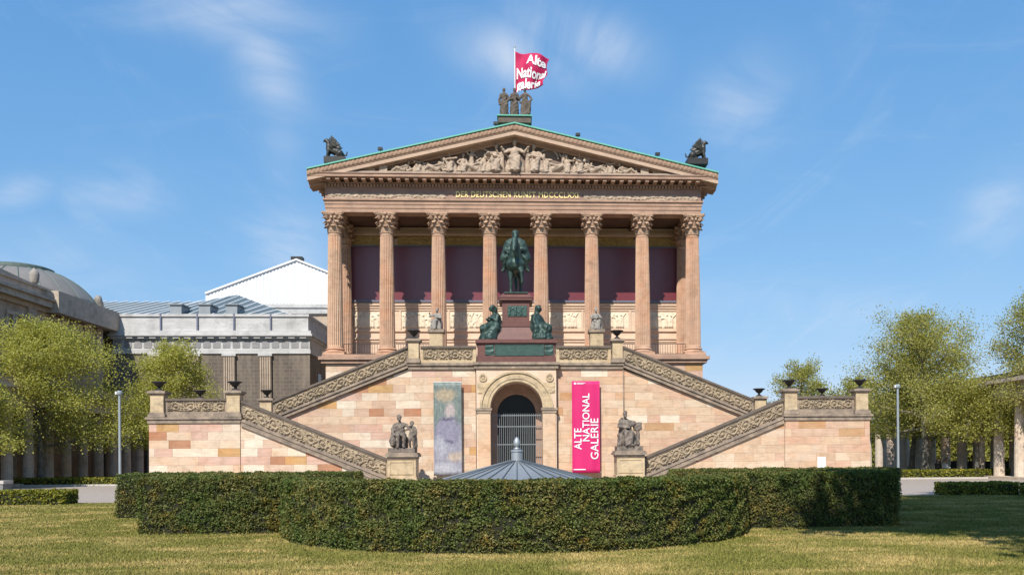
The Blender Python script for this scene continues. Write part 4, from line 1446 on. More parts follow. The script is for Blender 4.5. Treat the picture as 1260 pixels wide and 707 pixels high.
# ---- entablature: three-stepped architrave, frieze, dentils, modillions, cornice
e = MB()
YE = 62.50
for i, (a, b) in enumerate(((18.765, 19.03), (19.035, 19.30), (19.305, 19.55))):
    d = .04 * i
    e.box(-13.08 - d, 13.08 + d, YE - d, 63.58, a, b)
e.box(-13.25, 13.25, YE - .17, 63.6, 19.555, 19.66)
for s in (-1, 1):
    e.box(s * 12.1, s * 13.06, 63.59, 112, 18.77, 19.6)
e.build('architrave', M_ENTAB, mu)
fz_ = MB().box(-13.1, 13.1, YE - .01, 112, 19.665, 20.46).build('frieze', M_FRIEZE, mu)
def garland(u, v):
    w = .17 + .09 * np.sin(u * 2.1) * np.cos(u * .7)
    a = np.exp(-((v - w) / .055) ** 2) * (.6 + .4 * np.sin(u * 23 + 6 * v))
    b = np.clip(np.sin(u * 9 + 2 * np.sin(u * 3)) * np.sin(v * 22 + u * 3), 0, 1) * np.exp(-((v - .16) / .12) ** 2)
    return np.clip(np.maximum(a, b), 0, 1)
grid_relief('garland_relief', (-12.9, YE - .014, 19.70), (1, 0, 0), (0, 0, 1), (0, -1, 0), 8.1, .36, garland, .09, .035, M_PFIG, fz_)
grid_relief('garland_relief', (4.8, YE - .014, 19.70), (1, 0, 0), (0, 0, 1), (0, -1, 0), 8.1, .36, garland, .09, .035, M_PFIG, fz_)
v, f = text_mesh('DER DEUTSCHEN KUNST MDCCCLXXI', 1.0, .02, 1.12)
xa, xb = P(561, 243, YE).x, P(711.5, 243, YE).x
v2 = np.stack([xa + v[:, 0] / v[:, 0].max() * (xb - xa), np.full(len(v), YE - .04), 19.84 + v[:, 1] * .40], 1)
for ids, fs_ in split_letters(v, f):
    me = bpy.data.meshes.new('letter'); me.from_pydata(v2[ids].tolist(), [], fs_); me.update()
    lt = link('letter', me, M_GOLD, fz_)
    sol = lt.modifiers.new('s', 'SOLIDIFY'); sol.thickness = .04; sol.offset = 0
dn = MB().box(-13.2, 13.2, YE - .06, 63.6, 20.465, 20.50)
for i in range(118):
    x = -13.15 + 26.3 * (i + .5) / 118
    dn.box(x - .07, x + .07, YE - .22, YE + .02, 20.505, 20.66)
dn.box(-13.2, 13.2, YE - .02, 63.6, 20.501, 20.68)
dn.build('dentils', M_ENTAB, mu, kind='stuff')
md = MB().box(-13.42, 13.42, YE - .30, 63.6, 20.685, 20.735)
for i in range(46):
    x = -13.6 + 27.2 * (i + .5) / 46
    md.prism([(YE - .02, 20.74), (YE - .02, 20.945), (YE - .84, 20.945), (YE - .84, 20.78), (YE - .62, 20.73), (YE - .4, 20.74)], x - .13, x + .13, 'x')
md.box(-13.3, 13.3, YE - .03, 63.6, 20.74, 20.945)
for s in (-1, 1):
    for i in range(60):
        y = 63 + i * .8
        md.box(s * 13.35, s * 14.0, y, y + .26, 20.74, 20.91)
md.build('modillions', M_ENTAB, mu, kind='stuff')
YK = YE - .95                         # cornice front
ck = MB().box(-14.0, 14.0, YK, 63.6, 20.95, 21.15)
ck.box(-14.06, 14.06, YK - .06, 63.6, 21.155, 21.21)
for s in (-1, 1):
    ck.box(s * 12.9, s * 14.0, 63.61, 112, 20.92, 21.12)
ck.build('cornice', M_ENTAB, mu)
# lead flashing on top of the horizontal cornice
MB().box(-13.6, 13.6, YK - .02, 62.4, 21.215, 21.23).build('flashing', M_FRAME, mu)

# ---- pediment
AP_Z = P(636, 151, YK).z               # apex of the raking cornice (top of stone)
EX = 14.12
EZ = P(384, 208, YK).z * .5 + P(885, 211, YK).z * .5
SLP = (AP_Z - EZ) / EX
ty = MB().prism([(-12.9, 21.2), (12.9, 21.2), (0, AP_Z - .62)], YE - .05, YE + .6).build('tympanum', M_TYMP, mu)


def rake(mb, s, t0, t1, y0, y1, xin=0.0):
    """band under the sloping top line, t0..t1 below it (vertical)"""
    zz = lambda x: AP_Z - SLP * x
    mb.prism(mirror(s, [(0, zz(0) - t1), (EX, zz(EX) - t1), (EX, zz(EX) - t0), (0, zz(0) - t0)]), y0, y1)
    return mb


for s in (-1, 1):
    r = rake(MB(), s, .10, .46, YK - .06, 63.6)
    rake(r, s, .465, .53, YK - .02, 63.6)
    rk = r.build('raking_sima', M_SIMA, mu)
    rr = rake(MB(), s, .535, .80, YK + .02, 63.6); rr.build('raking_corona', M_CORONA, mu)
    rr = rake(MB(), s, .805, .90, YE - .5, 63.5); rake(rr, s, .905, 1.05, YE - .3, 63.4).build('raking_bed_mould', M_ENTAB, mu)
    rake(MB(), s, .0, .095, YK - .16, 64).build('copper_edge', M_COPPER, mu)
    # palmette band
    zz = AP_Z - .395
    if s < 0: o_, U_ = (-EX + .05, YK - .066, AP_Z - SLP * (EX - .05) - .45), Vector((EX, 0, SLP * EX)).normalized()
    else: o_, U_ = (0.03, YK - .066, AP_Z - .45), Vector((EX, 0, -SLP * EX)).normalized()
    grid_relief('palmette_relief', o_, U_, (0, 0, 1), (0, -1, 0), math.hypot(EX, EX * SLP) - .1, .33,
                lambda u, v: np.clip(np.abs(np.sin(u * math.pi / .30)) * np.sin(np.clip(v / .33, 0, 1) * math.pi) ** .6 * (.75 + .25 * np.cos(u * 2 * math.pi / .10)), 0, 1), .07, .035, M_SIMA, rk)
    # roof slope
    MB().prism(mirror(s, [(0, AP_Z - .02), (EX, AP_Z - SLP * EX - .02), (EX, AP_Z - SLP * EX - .12), (0, AP_Z - .12)]), 64.0, 112).build('roof', M_COPPER_D, mu)
MB().prism([(-12.9, 21.5), (12.9, 21.5), (0, AP_Z - .7)], 111, 111.8).build('rear_gable', M_ENTAB, mu)


# ---- sculpture of the pediment: figures in high relief, smaller toward the corners
def seated_caps(lean=0., armL=(.30, 0, .84, .1, -.25, .80), armR=(-.30, 0, .84, -.1, -.25, .80), draped=True, head=(0, 0), knee=.16, turn=0.):
    hx, hy = head
    L = lean
    c = [((0, .06, .56), .2, (L * .5, .08, .98), .19), ((L * .5 - .17, .08, 1.06), .1, (L * .5 + .17, .08, 1.06), .1),
         ((L * .55, .06, 1.1), .075, (L * .6 + hx * .3, .03 + hy * .3, 1.25), .06),
         ((L * .6 + hx, hy, 1.33), .10, (L * .6 + hx, .03 + hy, 1.42), .112)]
    for s in (-1, 1):
        c.append(((s * .1, .02, .57), .15, (s * knee, -.42, .58), .115))
        c.append(((s * knee, -.43, .56), .10, (s * knee * .9, -.40, .09), .07))
        c.append(((s * knee * .9, -.42, .06), .06, (s * knee * 1.05, -.58, .05), .05))
    for s, a in ((1, armL), (-1, armR)):
        c.append(((L * .5 + s * .22, .08, 1.07), .085, (a[0], a[1], a[2]), .065))
        c.append(((a[0], a[1], a[2]), .065, (a[3], a[4], a[5]), .05))
        c.append(((a[3], a[4], a[5]), .055, (a[3] * .95, a[4] - .05, a[5] - .02), .045))
    if draped:
        c += [((0, -.36, .46), .15, (0, -.40, .12), .20), ((.2, -.1, .42), .17, (.28, -.14, .10), .17), ((-.2, -.1, .42), .17, (-.28, -.14, .10), .17), ((0, .2, .5), .2, (0, .24, .1), .24),
              ((L * .3 + .12, .2, 1.05), .1, (.22, .24, .3), .13), ((L * .3 - .12, .2, 1.05), .1, (-.22, .24, .3), .13)]
    return c


def reclining_caps(L=1.9):
    """lying on an elbow, head toward +x, feet toward -x"""
    return [((.30, .0, .24), .17, (.58, 0, .50), .16), ((.50, -.14, .56), .08, (.70, .1, .56), .08), ((.64, 0, .62), .06, (.70, -.02, .72), .05), ((.72, -.03, .80), .10, (.72, -.02, .86), .10),
            ((.76, .05, .5), .06, (.86, -.1, .2), .055), ((.86, -.1, .16), .05, (.62, -.25, .08), .045), ((.5, -.15, .52), .06, (.2, -.22, .42), .05), ((.2, -.22, .42), .05, (-.02, -.2, .36), .045),
            ((.25, -.05, .2), .17, (-.25, -.12, .42), .11), ((-.25, -.12, .40), .10, (-.62, -.1, .10), .065), ((.25, .05, .18), .16, (-.35, .04, .18), .11), ((-.35, .04, .16), .09, (-.9, 0, .09), .06),
            ((-.62, -.1, .07), .05, (-.74, -.14, .1), .04), ((.1, .1, .12), .14, (-.5, .1, .10), .12)]


PZ = 21.36
MB().box(-11.5, 11.5, YE - .8, YE, 21.235, PZ).build('figure_ledge', M_PFIG, ty)
figs = [('seat', 0.0, 1.72, 0, 1), ('seat', -1.55, 1.5, .35, 1), ('seat', 1.55, 1.5, -.35, 1), ('rec', -2.95, 1.35, 0, 1), ('rec', 2.95, 1.35, 0, -1), ('stand', -3.0, .9, 0, 1), ('seat', -4.35, 1.12, -.3, 1), ('seat', 4.35, 1.12, .3, 1),
        ('rec', -5.65, 1.12, 0, 1), ('rec', 5.65, 1.12, 0, -1), ('seat', -6.75, .84, .4, 1), ('seat', 6.75, .84, -.4, 1), ('rec', -7.9, .86, 0, 1), ('rec', 7.9, .86, 0, -1), ('stand', 3.4, .85, 0, 1), ('stand', -5.0, .72, 0, 1), ('stand', 5.1, .72, 0, 1), ('stand', -.9, .95, 0, 1), ('stand', .9, .95, 0, 1), ('seat', -2.35, 1.05, .5, 1), ('seat', 2.3, 1.05, -.5, 1), ('seat', -3.65, .98, .2, 1), ('seat', 3.7, .98, -.2, 1), ('rec', -4.6, .85, 0, -1), ('rec', 4.7, .85, 0, 1), ('seat', -6.15, .72, -.5, 1), ('seat', 6.2, .72, .5, 1), ('rec', -7.2, .6, 0, -1), ('rec', 7.2, .6, 0, 1), ('seat', -8.4, .5, .3, 1), ('seat', 8.45, .5, -.3, 1)]
stand_c = [((0, 0, 1.0), .17, (0, 0, 1.4), .19), ((-.2, 0, 1.45), .08, (.2, 0, 1.45), .08), ((0, 0, 1.55), .06, (0, -.02, 1.62), .06), ((0, -.03, 1.7), .1, (0, -.02, 1.78), .1), ((0, 0, .95), .2, (0, 0, .1), .27),
           ((.25, 0, 1.42), .07, (.42, -.1, 1.2), .06), ((-.25, 0, 1.42), .07, (-.4, -.1, 1.65), .06)]
rf = random.Random(4)
for i, (kind, x, sc, lean, fl) in enumerate(figs):
    if kind == 'seat':
        if i == 0: caps = seated_caps(0, (.40, -.05, .90, .58, -.12, 1.12), (-.40, -.05, .90, -.58, -.12, 1.12))
        else: caps = seated_caps(lean, (.36, -.05, .85 + rf.uniform(-.1, .2), .35 * rf.choice((-1, 1.4)), -.3, .9), (-.36, -.05, .85, -.3, -.3, .75 + rf.uniform(-.1, .3)), head=(rf.uniform(-.06, .06), -.03))
        M = XF((x, YE - .34, PZ + .0), sc * .95, lean)
    elif kind == 'rec':
        caps = reclining_caps(); M = XF((x, YE - .5, PZ + .0), sc, 0, fl)
    else:
        caps = stand_c; M = XF((x, YE - .2, PZ + .1), sc, .2)
    sculpt('relief_figure', caps, M_PFIG, ty, M, voxel=.042, folds=.018, fold_freq=26, smooth=3, seed=i)
# winged globe arcs beside the middle figure, carved crates in the corners
for s in (-1, 1):
    a = MB()
    for i in range(10):
        t0, t1 = math.pi * i / 10, math.pi * (i + 1) / 10
        cx, cz, r0, r1 = s * 2.35, 22.5, .62, .74
        a.prism([(cx + r0 * math.cos(t0), cz + r0 * math.sin(t0)), (cx + r1 * math.cos(t0), cz + r1 * math.sin(t0)), (cx + r1 * math.cos(t1), cz + r1 * math.sin(t1)), (cx + r0 * math.cos(t1), cz + r0 * math.sin(t1))], YE - .2, YE + .2)
    a.build('relief_arch', M_PFIG, ty)
    MB().box(s * 8.75, s * 9.3, YE - .65, YE + .2, PZ, PZ + .42).box(s * 8.85, s * 9.2, YE - .6, YE + .2, PZ + .42, PZ + .6).build('relief_chest', M_PFIG, ty)
    MB().box(s * 9.6, s * 11.0, YE - .55, YE + .2, PZ, PZ + .28).build('relief_block', M_PFIG, ty)
    sculpt('relief_vase', [((s * 9.0 + s * 2.2, YE, PZ + .12), .12, (s * 9.0 + s * 2.3, YE, PZ + .2), .1)], M_PFIG, ty, voxel=.04)

# ---- on the roof
Z3 = P(636, 145, 62.2).z
gp = MB().box(-1.12, 1.12, 61.6, 63.4, Z3 - .55, Z3 - .12).build('acroterion_plinth', M_ROOFST, mu)
MB().box(-1.2, 1.2, 61.5, 63.5, Z3 - .12, Z3 - .04).build('plinth_copper', M_COPPER, gp)
sgp = thing('statue_group', (0, 62.3, Z3 - .04), 'three draped standing stone women crowning the pediment apex', 'statue')
for i, (x, rz, arm) in enumerate(((-.66, .25, 0), (0.0, 0, 1), (.68, -.25, 2))):
    H = 2.12
    k = H / 1.82
    cc = [((0, 0, 1.0), .19, (0, .0, 1.38), .19), ((-.19, 0, 1.42), .09, (.19, 0, 1.42), .09), ((0, 0, 1.5), .065, (0, -.02, 1.6), .06), ((0, -.03, 1.66), .10, (0, -.01, 1.73), .11), ((0, .03, 1.74), .09, (0, .08, 1.7), .08),
          ((.1, 0, .95), .19, (.14, 0, .12), .19), ((-.1, 0, .95), .19, (-.14, .0, .12), .2), ((0, -.04, .8), .2, (0, -.06, .12), .2), ((-.12, -.1, .6), .12, (-.16, -.2, .1), .12)]
    if arm == 0: cc += [((.24, 0, 1.4), .08, (.33, -.05, 1.1), .065), ((.33, -.05, 1.1), .065, (.22, -.22, 1.0), .05), ((-.24, 0, 1.4), .08, (-.36, 0, 1.08), .07), ((-.36, 0, 1.08), .07, (-.38, -.1, .78), .06)]
    elif arm == 1: cc += [((.24, 0, 1.4), .08, (.36, -.02, 1.12), .07), ((.36, -.02, 1.12), .07, (.12, -.26, 1.18), .05), ((-.24, 0, 1.4), .08, (-.36, -.02, 1.12), .07), ((-.36, -.02, 1.12), .07, (-.12, -.26, 1.1), .05)]
    else: cc += [((.24, 0, 1.4), .08, (.44, -.05, 1.2), .07), ((.44, -.05, 1.2), .07, (.52, -.15, 1.02), .06), ((-.24, 0, 1.4), .08, (-.4, -.05, 1.12), .07), ((-.4, -.05, 1.12), .07, (-.3, -.2, .9), .06), ((.40, -.1, 1.0), .09, (.3, -.1, .3), .14)]
    sculpt('standing_figure', cc, M_ROOFST, sgp, XF((x * 1.08, 62.3, Z3 - .03), k, rz, .86), voxel=.034, folds=.02, fold_freq=21, seed=i, boxes=[(-.28, .28, -.26, .24, -.02, .07)])

# flag
YF = 63.2
fp = thing('flag', (0.05, YF, Z3 - .5), 'red-pink flag with white lettering flying from a white pole behind the roof statues', 'flag')
ztop = P(637, 57, YF).z
MB().tube((0.05, YF, Z3 - .5), (0.05, YF, ztop - .1), .045, .03, 10).build('pole', M_WHITE, fp)
MB().ball((0.05, YF, ztop - .05), .07, 10, 8).build('finial', M_STEEL, fp)
FT, FB = P(637, 63.5, YF).z, P(637, 114, YF).z
FW = 2.45
def flag_pt(u, v):
    """u 0..1 along the fly, v 0..1 down the hoist"""
    u, v = np.asarray(u, float), np.asarray(v, float)
    x = .09 + FW * (u * (1 - .10 * np.sin(v * 3.0)) - .16 * u * (v - .25) ** 2 * 2) - .1 * u * np.sin(v * 9)
    z = FT - (FT - FB) * (v * (1 - .10 * u) + .16 * u * (1 - v) + .02 * np.sin(u * 9 + v * 3)) + .10 * u * u * np.sin(3 * u + 5 * v)
    y = YF + .20 * np.sin(7.5 * u + 2.0 * v) * (.25 + u) + .08 * np.sin(15 * u - 4.5 * v) * u + .05 * np.sin(9 * v + 3 * u) - .25 * u
    return np.stack([x, y, z], -1)
nu, nv = 44, 36
uu, vv = np.meshgrid(np.linspace(0, 1, nu), np.linspace(0, 1, nv))
pts = flag_pt(uu, vv).reshape(-1, 3)
idx = np.arange(nu * nv).reshape(nv, nu)
q = np.stack([idx[:-1, :-1], idx[1:, :-1], idx[1:, 1:], idx[:-1, 1:]], -1).reshape(-1, 4)
me = bpy.data.meshes.new('flag_cloth'); me.from_pydata(pts.tolist(), [], q.tolist()); me.polygons.foreach_set('use_smooth', [True] * len(me.polygons)); me.update()
fo = link('flag_cloth', me, M_FLAG, fp)
sol = fo.modifiers.new('s', 'SOLIDIFY'); sol.thickness = .012; sol.offset = 0
for (body, u0, u1, v0, v1) in (('Alte', .34, .97, .30, .07), ('National', .04, .98, .66, .40), ('galerie', .04, .90, .96, .70)):
    v, f = text_mesh(body, 1.0, .03)
    hh = .69 * 1 / .69
    U = u0 + v[:, 0] / v[:, 0].max() * (u1 - u0)
    Vv = v0 + v[:, 1] / 1.0 * (v1 - v0)
    p3 = flag_pt(U, np.clip(Vv, 0, 1)); p3[:, 1] -= .05
    for ids, fs_ in split_letters(v, f):
        me = bpy.data.meshes.new('letter'); me.from_pydata(p3[ids].tolist(), [], fs_); me.update()
        link('letter', me, M_LETTER, fo)

# griffins at the corners
for s, side in ((-1, 'old museum'), (1, 'trees')):
    gx_, gy = P(413 if s < 0 else 857, 190, 62.4).x, 62.4
    gz = AP_Z - SLP * abs(gx_) + .12
    gz = P(413, 195, 62.4).z if s < 0 else P(857, 197, 62.4).z
    g = thing('griffin', (gx_, gy, gz), 'dark bronze griffin crouching on the pediment corner toward the %s' % side, 'statue')
    MB().box(gx_ - .72, gx_ + .72, gy - .5, gy + .5, gz - .42, gz).build('plinth', M_IRON, g)
    cc = [((.15, 0, .38), .27, (-.35, 0, .62), .27), ((-.38, 0, .6), .24, (-.44, 0, 1.0), .16), ((-.44, 0, 1.0), .14, (-.58, 0, 1.16), .13), ((-.58, 0, 1.16), .13, (-.76, 0, 1.10), .05), ((-.40, 0, 1.22), .07, (-.34, 0, 1.34), .03),
          ((.3, .18, .28), .24, (.36, .2, .12), .14), ((.3, -.18, .28), .24, (.36, -.2, .12), .14), ((.3, .2, .09), .09, (0, .22, .08), .08), ((.3, -.2, .09), .09, (0, -.22, .08), .08),
          ((-.42, .15, .55), .12, (-.5, .16, .08), .08), ((-.42, -.15, .55), .12, (-.5, -.16, .08), .08), ((.45, 0, .25), .06, (.68, 0, .2), .05), ((.68, 0, .2), .05, (.72, 0, .42), .05)]
    for t in range(6):
        a = t / 5
        for yy in (-.24, .24):
            cc.append(((-.28 + .1 * a, yy, .66), .08, (-.18 + .52 * a, yy * 1.5, 1.32 - .42 * a - .1 * a * a), .05))
    sculpt('body', cc, M_GRIFFIN, g, XF((gx_, gy, gz - .02), 1.08, 0, -1 if s > 0 else 1), voxel=.035, rough=.012, smooth=3)

# floodlights and lightning rods along the roof edge
for (px_, py_) in ((468, 181.5), (610, 151.5), (711, 163.5), (809, 186)):
    p = P(px_, py_, 61.9)
    zr = AP_Z - SLP * abs(p.x)
    t = thing('floodlight', (p.x, 61.9, zr), 'small dark floodlight fixed to the verdigris roof edge', 'floodlight', 'floodlights on the roof edge')
    MB().tube((p.x, 61.9, zr - .05), (p.x, 61.9, zr + .3), .03, .03, 6).build('stem', M_IRON, t)
    MB().box(p.x - .16, p.x + .16, 61.75, 61.98, zr + .26, zr + .44).build('lamp_head', M_IRON, t)
for (px_, h) in ((477, 1.1), (721, 1.1), (798, 1.1)):
    x = P(px_, 180, 64).x
    zr = AP_Z - SLP * abs(x)
    tag(MB().tube((x, 64, zr - .1), (x, 64, zr + h), .016, .008, 6).build('lightning_rod', M_STEEL), 'thin pale lightning rod standing up from the temple roof', 'rod', 'lightning rods on the roof')

# ================================================================== equestrian monument
mp = thing('monument_pedestal', (0, 56.3, 7.42), 'stepped dark red granite pedestal with bronze plaques above the gateway', 'pedestal')
ZM0, ZM1 = 7.445, P(636, 417, 54.3).z
MB().box(-2.40, 2.40, 54.36, 58.6, ZM0, ZM0 + .42).box(-2.34, 2.34, 54.42, 58.5, ZM0 + .42, ZM1 - .22).build('base_block', M_GRANITE, mp)
MB().box(-2.46, 2.46, 54.28, 58.66, ZM1 - .22, ZM1 - .08).box(-2.40, 2.40, 54.34, 58.6, ZM1 - .08, ZM1).build('base_cornice', M_GRANITE, mp)
a, b = P(609.5, 424.5, 54.38), P(668.5, 436.5, 54.38)
pl = MB().box(a.x, b.x, 54.38, 54.44, b.z, a.z).build('plaque', M_BRONZE2, mp, label='long green bronze inscription plaque')
fr = MB()
for (q0, q1, w0, w1) in ((a.x - .05, b.x + .05, a.z, a.z + .05), (a.x - .05, b.x + .05, b.z - .05, b.z), (a.x - .05, a.x, b.z, a.z), (b.x, b.x + .05, b.z, a.z)):
    fr.box(q0, q1, 54.36, 54.43, w0, w1)
fr.build('plaque_frame', M_BRONZE, pl)
ins = MB()
r_ = random.Random(2)
for s in (-1, 1):
    x0 = a.x - .62 if s < 0 else b.x + .08
    grid_relief('bronze_ornament', (x0, 54.415, b.z - .02), (1, 0, 0), (0, 0, 1), (0, -1, 0), .54, a.z - b.z + .04, foliage_relief(9), .06, .03, M_BRONZE2, mp)
ZM2 = P(636, 399, 55.4).z
m = MB()
def frustum(mb, x0, y0, y1, z0, xi, yi0, yi1, z1):
    mb.add([(-x0, y0, z0), (x0, y0, z0), (x0, y1, z0), (-x0, y1, z0), (-xi, yi0, z1), (xi, yi0, z1), (xi, yi1, z1), (-xi, yi1, z1)],
           [(0, 3, 2, 1), (4, 5, 6, 7), (0, 1, 5, 4), (1, 2, 6, 5), (2, 3, 7, 6), (3, 0, 4, 7)])
frustum(m, 1.62, 54.75, 58.3, ZM1 + .001, 1.18, 55.1, 58.0, ZM2 - .18)
m.box(-1.2, 1.2, 55.05, 58.05, ZM2 - .18, ZM2)
m.build('sloped_tier', M_GRANITE, mp)
ZM3 = P(636, 358.5, 55.2).z
MB().box(-.98, .98, 55.25, 57.85, ZM2 + .001, ZM2 + .22).box(-.84, .84, 55.38, 57.72, ZM2 + .22, ZM3 - .52).build('die', M_GRANITE, mp)
m = MB().box(-1.02, 1.02, 55.2, 57.9, ZM3 - .52, ZM3 - .36)
frustum(m, 1.06, 55.16, 57.94, ZM3 - .358, .80, 55.42, 57.68, ZM3 - .08)
m.build('die_cap', M_GRANITE, mp)
MB().box(-.74, .74, 55.3, 57.8, ZM3 - .079, ZM3).build('bronze_base', M_BRONZE, mp)
a, b = P(624.5, 376, 55.36), P(648.5, 389, 55.36)
pl = MB().box(a.x, b.x, 55.34, 55.40, b.z, a.z).build('plaque', M_BRONZE, mp, label='square bronze relief plaque')
grid_relief('plaque_relief', (a.x + .03, 55.335, b.z + .03), (1, 0, 0), (0, 0, 1), (0, -1, 0), b.x - a.x - .06, a.z - b.z - .06, crowd(2, b.x - a.x - .06, a.z - b.z - .06, .3), .07, .025, M_BRONZE2, pl)

eq = thing('equestrian_statue', (0, 56.5, ZM3), 'green bronze rider in a cloak on a walking horse, high on the granite pedestal', 'statue')
EM = XF((0, 56.55, ZM3 - .02), 1.6)
horse = [((0, -.45, 1.22), .33, (0, .55, 1.25), .32), ((0, .6, 1.26), .33, (0, .75, 1.18), .28), ((0, -.5, 1.2), .33, (0, -.66, 1.12), .27), ((-.14, -.58, 1.12), .25, (.14, -.58, 1.12), .25),
         ((0, -.62, 1.36), .27, (-.02, -.86, 1.80), .19), ((-.02, -.86, 1.80), .18, (-.03, -.98, 1.98), .13), ((-.03, -1.0, 1.97), .125, (-.06, -1.26, 1.56), .085), ((-.06, -1.26, 1.56), .085, (-.06, -1.28, 1.50), .075), ((-.02, -.80, 1.95), .06, (.0, -.55, 1.62), .10),
         ((-.10, -.93, 2.06), .034, (-.115, -.92, 2.16), .014), ((.04, -.93, 2.06), .034, (.055, -.92, 2.16), .014), ((0, -.72, 1.68), .09, (0, -.45, 1.5), .12),
         ((-.19, -.5, 1.02), .14, (-.19, -.52, .60), .078), ((-.19, -.52, .60), .078, (-.19, -.50, .15), .05), ((-.19, -.5, .13), .052, (-.19, -.55, .05), .07),
         ((.19, -.55, 1.02), .14, (.22, -.86, .78), .085), ((.22, -.86, .78), .078, (.25, -.86, .42), .052), ((.25, -.86, .40), .052, (.25, -.78, .32), .065),
         ((.20, .95, 1.2), .05, (0, .98, 1.2), .05), ((0, .98, 1.3), .075, (0, 1.14, .95), .10), ((0, 1.14, .95), .10, (.02, 1.1, .40), .05)]
for s in (-1, 1):
    horse += [((s * .18, .62, 1.08), .20, (s * .19, .46, .80), .12), ((s * .19, .46, .80), .10, (s * .19, .80, .54), .07), ((s * .19, .80, .54), .066, (s * .19, .72, .14), .05), ((s * .19, .72, .12), .05, (s * .19, .66, .05), .07)]
sculpt('horse', horse, M_BRONZE, eq, EM, voxel=.034, smooth=3, rough=.006)
rider = [((0, .02, 1.62), .2, (0, .03, 2.02), .195), ((-.22, .03, 2.10), .105, (.22, .03, 2.10), .105), ((0, .02, 2.16), .11, (0, -.01, 2.30), .095), ((0, -.03, 2.37), .13, (0, -.01, 2.46), .15), ((-.25, .04, 2.0), .19, (.25, .04, 2.0), .19), ((-.2, .04, 1.8), .2, (.2, .04, 1.8), .2), ((0, -.12, 2.32), .075, (0, -.15, 2.20), .05), ((0, .04, 2.45), .11, (0, .06, 2.36), .11), ((-.28, .05, 2.08), .15, (-.44, .14, 1.5), .19), ((.28, .05, 2.08), .15, (.44, .14, 1.5), .19),
         ((0, .03, 2.24), .12, (-.24, .04, 2.12), .12), ((0, .03, 2.24), .12, (.24, .04, 2.12), .12), ((0, -.1, 2.12), .07, (-.04, -.16, 1.8), .09), ((0, .2, 2.1), .17, (0, .5, 1.4), .30), ((.24, .14, 2.06), .13, (.42, .32, 1.42), .15), ((-.24, .14, 2.06), .13, (-.42, .32, 1.42), .15), ((.2, -.04, 2.1), .1, (.34, .02, 1.7), .12)]
for s in (-1, 1):
    rider += [((s * .15, 0, 1.60), .15, (s * .39, -.32, 1.42), .105), ((s * .39, -.32, 1.42), .10, (s * .46, -.12, 1.0), .072), ((s * .46, -.12, .96), .07, (s * .52, -.30, .92), .055),
              ((s * .29, .03, 2.08), .095, (s * .41, 0, 1.80), .08)]
rider += [((.41, 0, 1.80), .078, (.12, -.42, 1.72), .055), ((-.41, 0, 1.80), .078, (-.30, -.32, 1.66), .055), ((-.30, -.32, 1.66), .06, (-.28, -.36, 1.6), .05)]
sculpt('rider', rider, M_BRONZE, eq, EM, voxel=.032, smooth=3, folds=.014, fold_freq=24)
sculpt('saddle_cloth', [((.2, .1, 1.5), .13, (.36, .1, 1.15), .07), ((-.2, .1, 1.5), .13, (-.36, .1, 1.15), .07), ((.2, .35, 1.5), .12, (.36, .35, 1.15), .07), ((-.2, .35, 1.5), .12, (-.36, .35, 1.15), .07)], M_BRONZE, eq, EM, voxel=.04, smooth=3)

for s, lab in ((-1, 'bowed bronze woman in a long robe seated on the granite pedestal base, head lowered'), (1, 'bronze woman with a diadem reclining on the granite pedestal base, arm on a tablet')):
    x = s * 1.42
    o = thing('bronze_figure', (x, 55.0, ZM1), lab, 'statue')
    if s < 0:
        cc = seated_caps(.10, (.34, .02, .84, .08, -.18, 1.0), (-.30, 0, .82, .0, -.25, .92), head=(-.02, -.09), knee=.13)
    else:
        cc = seated_caps(-.08, (.40, -.04, .82, .42, -.30, .70), (-.36, .05, .80, -.42, -.12, .62), head=(.02, -.02), knee=.17) + [((-.08, .02, 1.5), .05, (.08, .02, 1.5), .05), ((-.42, -.1, .55), .12, (-.45, -.05, .1), .14)]
    cc += [((.0 + (.10 if s < 0 else -.08) * .6, (-.09 if s < 0 else -.02), 1.37), .118, ((.10 if s < 0 else -.08) * .6, (-.03 if s < 0 else .04), 1.42), .125), (((.10 if s < 0 else -.08) * .6, .08, 1.38), .09, (0, .14, 1.1), .12), ((0, .1, .1), .3, (0, .1, .38), .28), ((.0, -.25, .3), .24, (0, -.3, .1), .30), ((0, .15, 1.0), .2, (0, .3, .3), .28), ((0, -.1, .62), .2, (0, -.42, .5), .2), ((.2, -.2, .3), .2, (.25, -.3, .1), .22), ((-.2, -.2, .3), .2, (-.25, -.3, .1), .22), ((.16, .1, 1.0), .14, (.24, 0, .5), .18), ((-.16, .1, 1.0), .14, (-.24, 0, .5), .18)]
    sculpt('robed_body', cc, M_BRONZE, o, XF((x + s * .02, 55.2, ZM1 - .02), 1.46, s * 1.0), voxel=.034, folds=.017, fold_freq=26, seed=s * 2, smooth=3, boxes=[(-.3, .3, -.1, .34, 0, .5)])

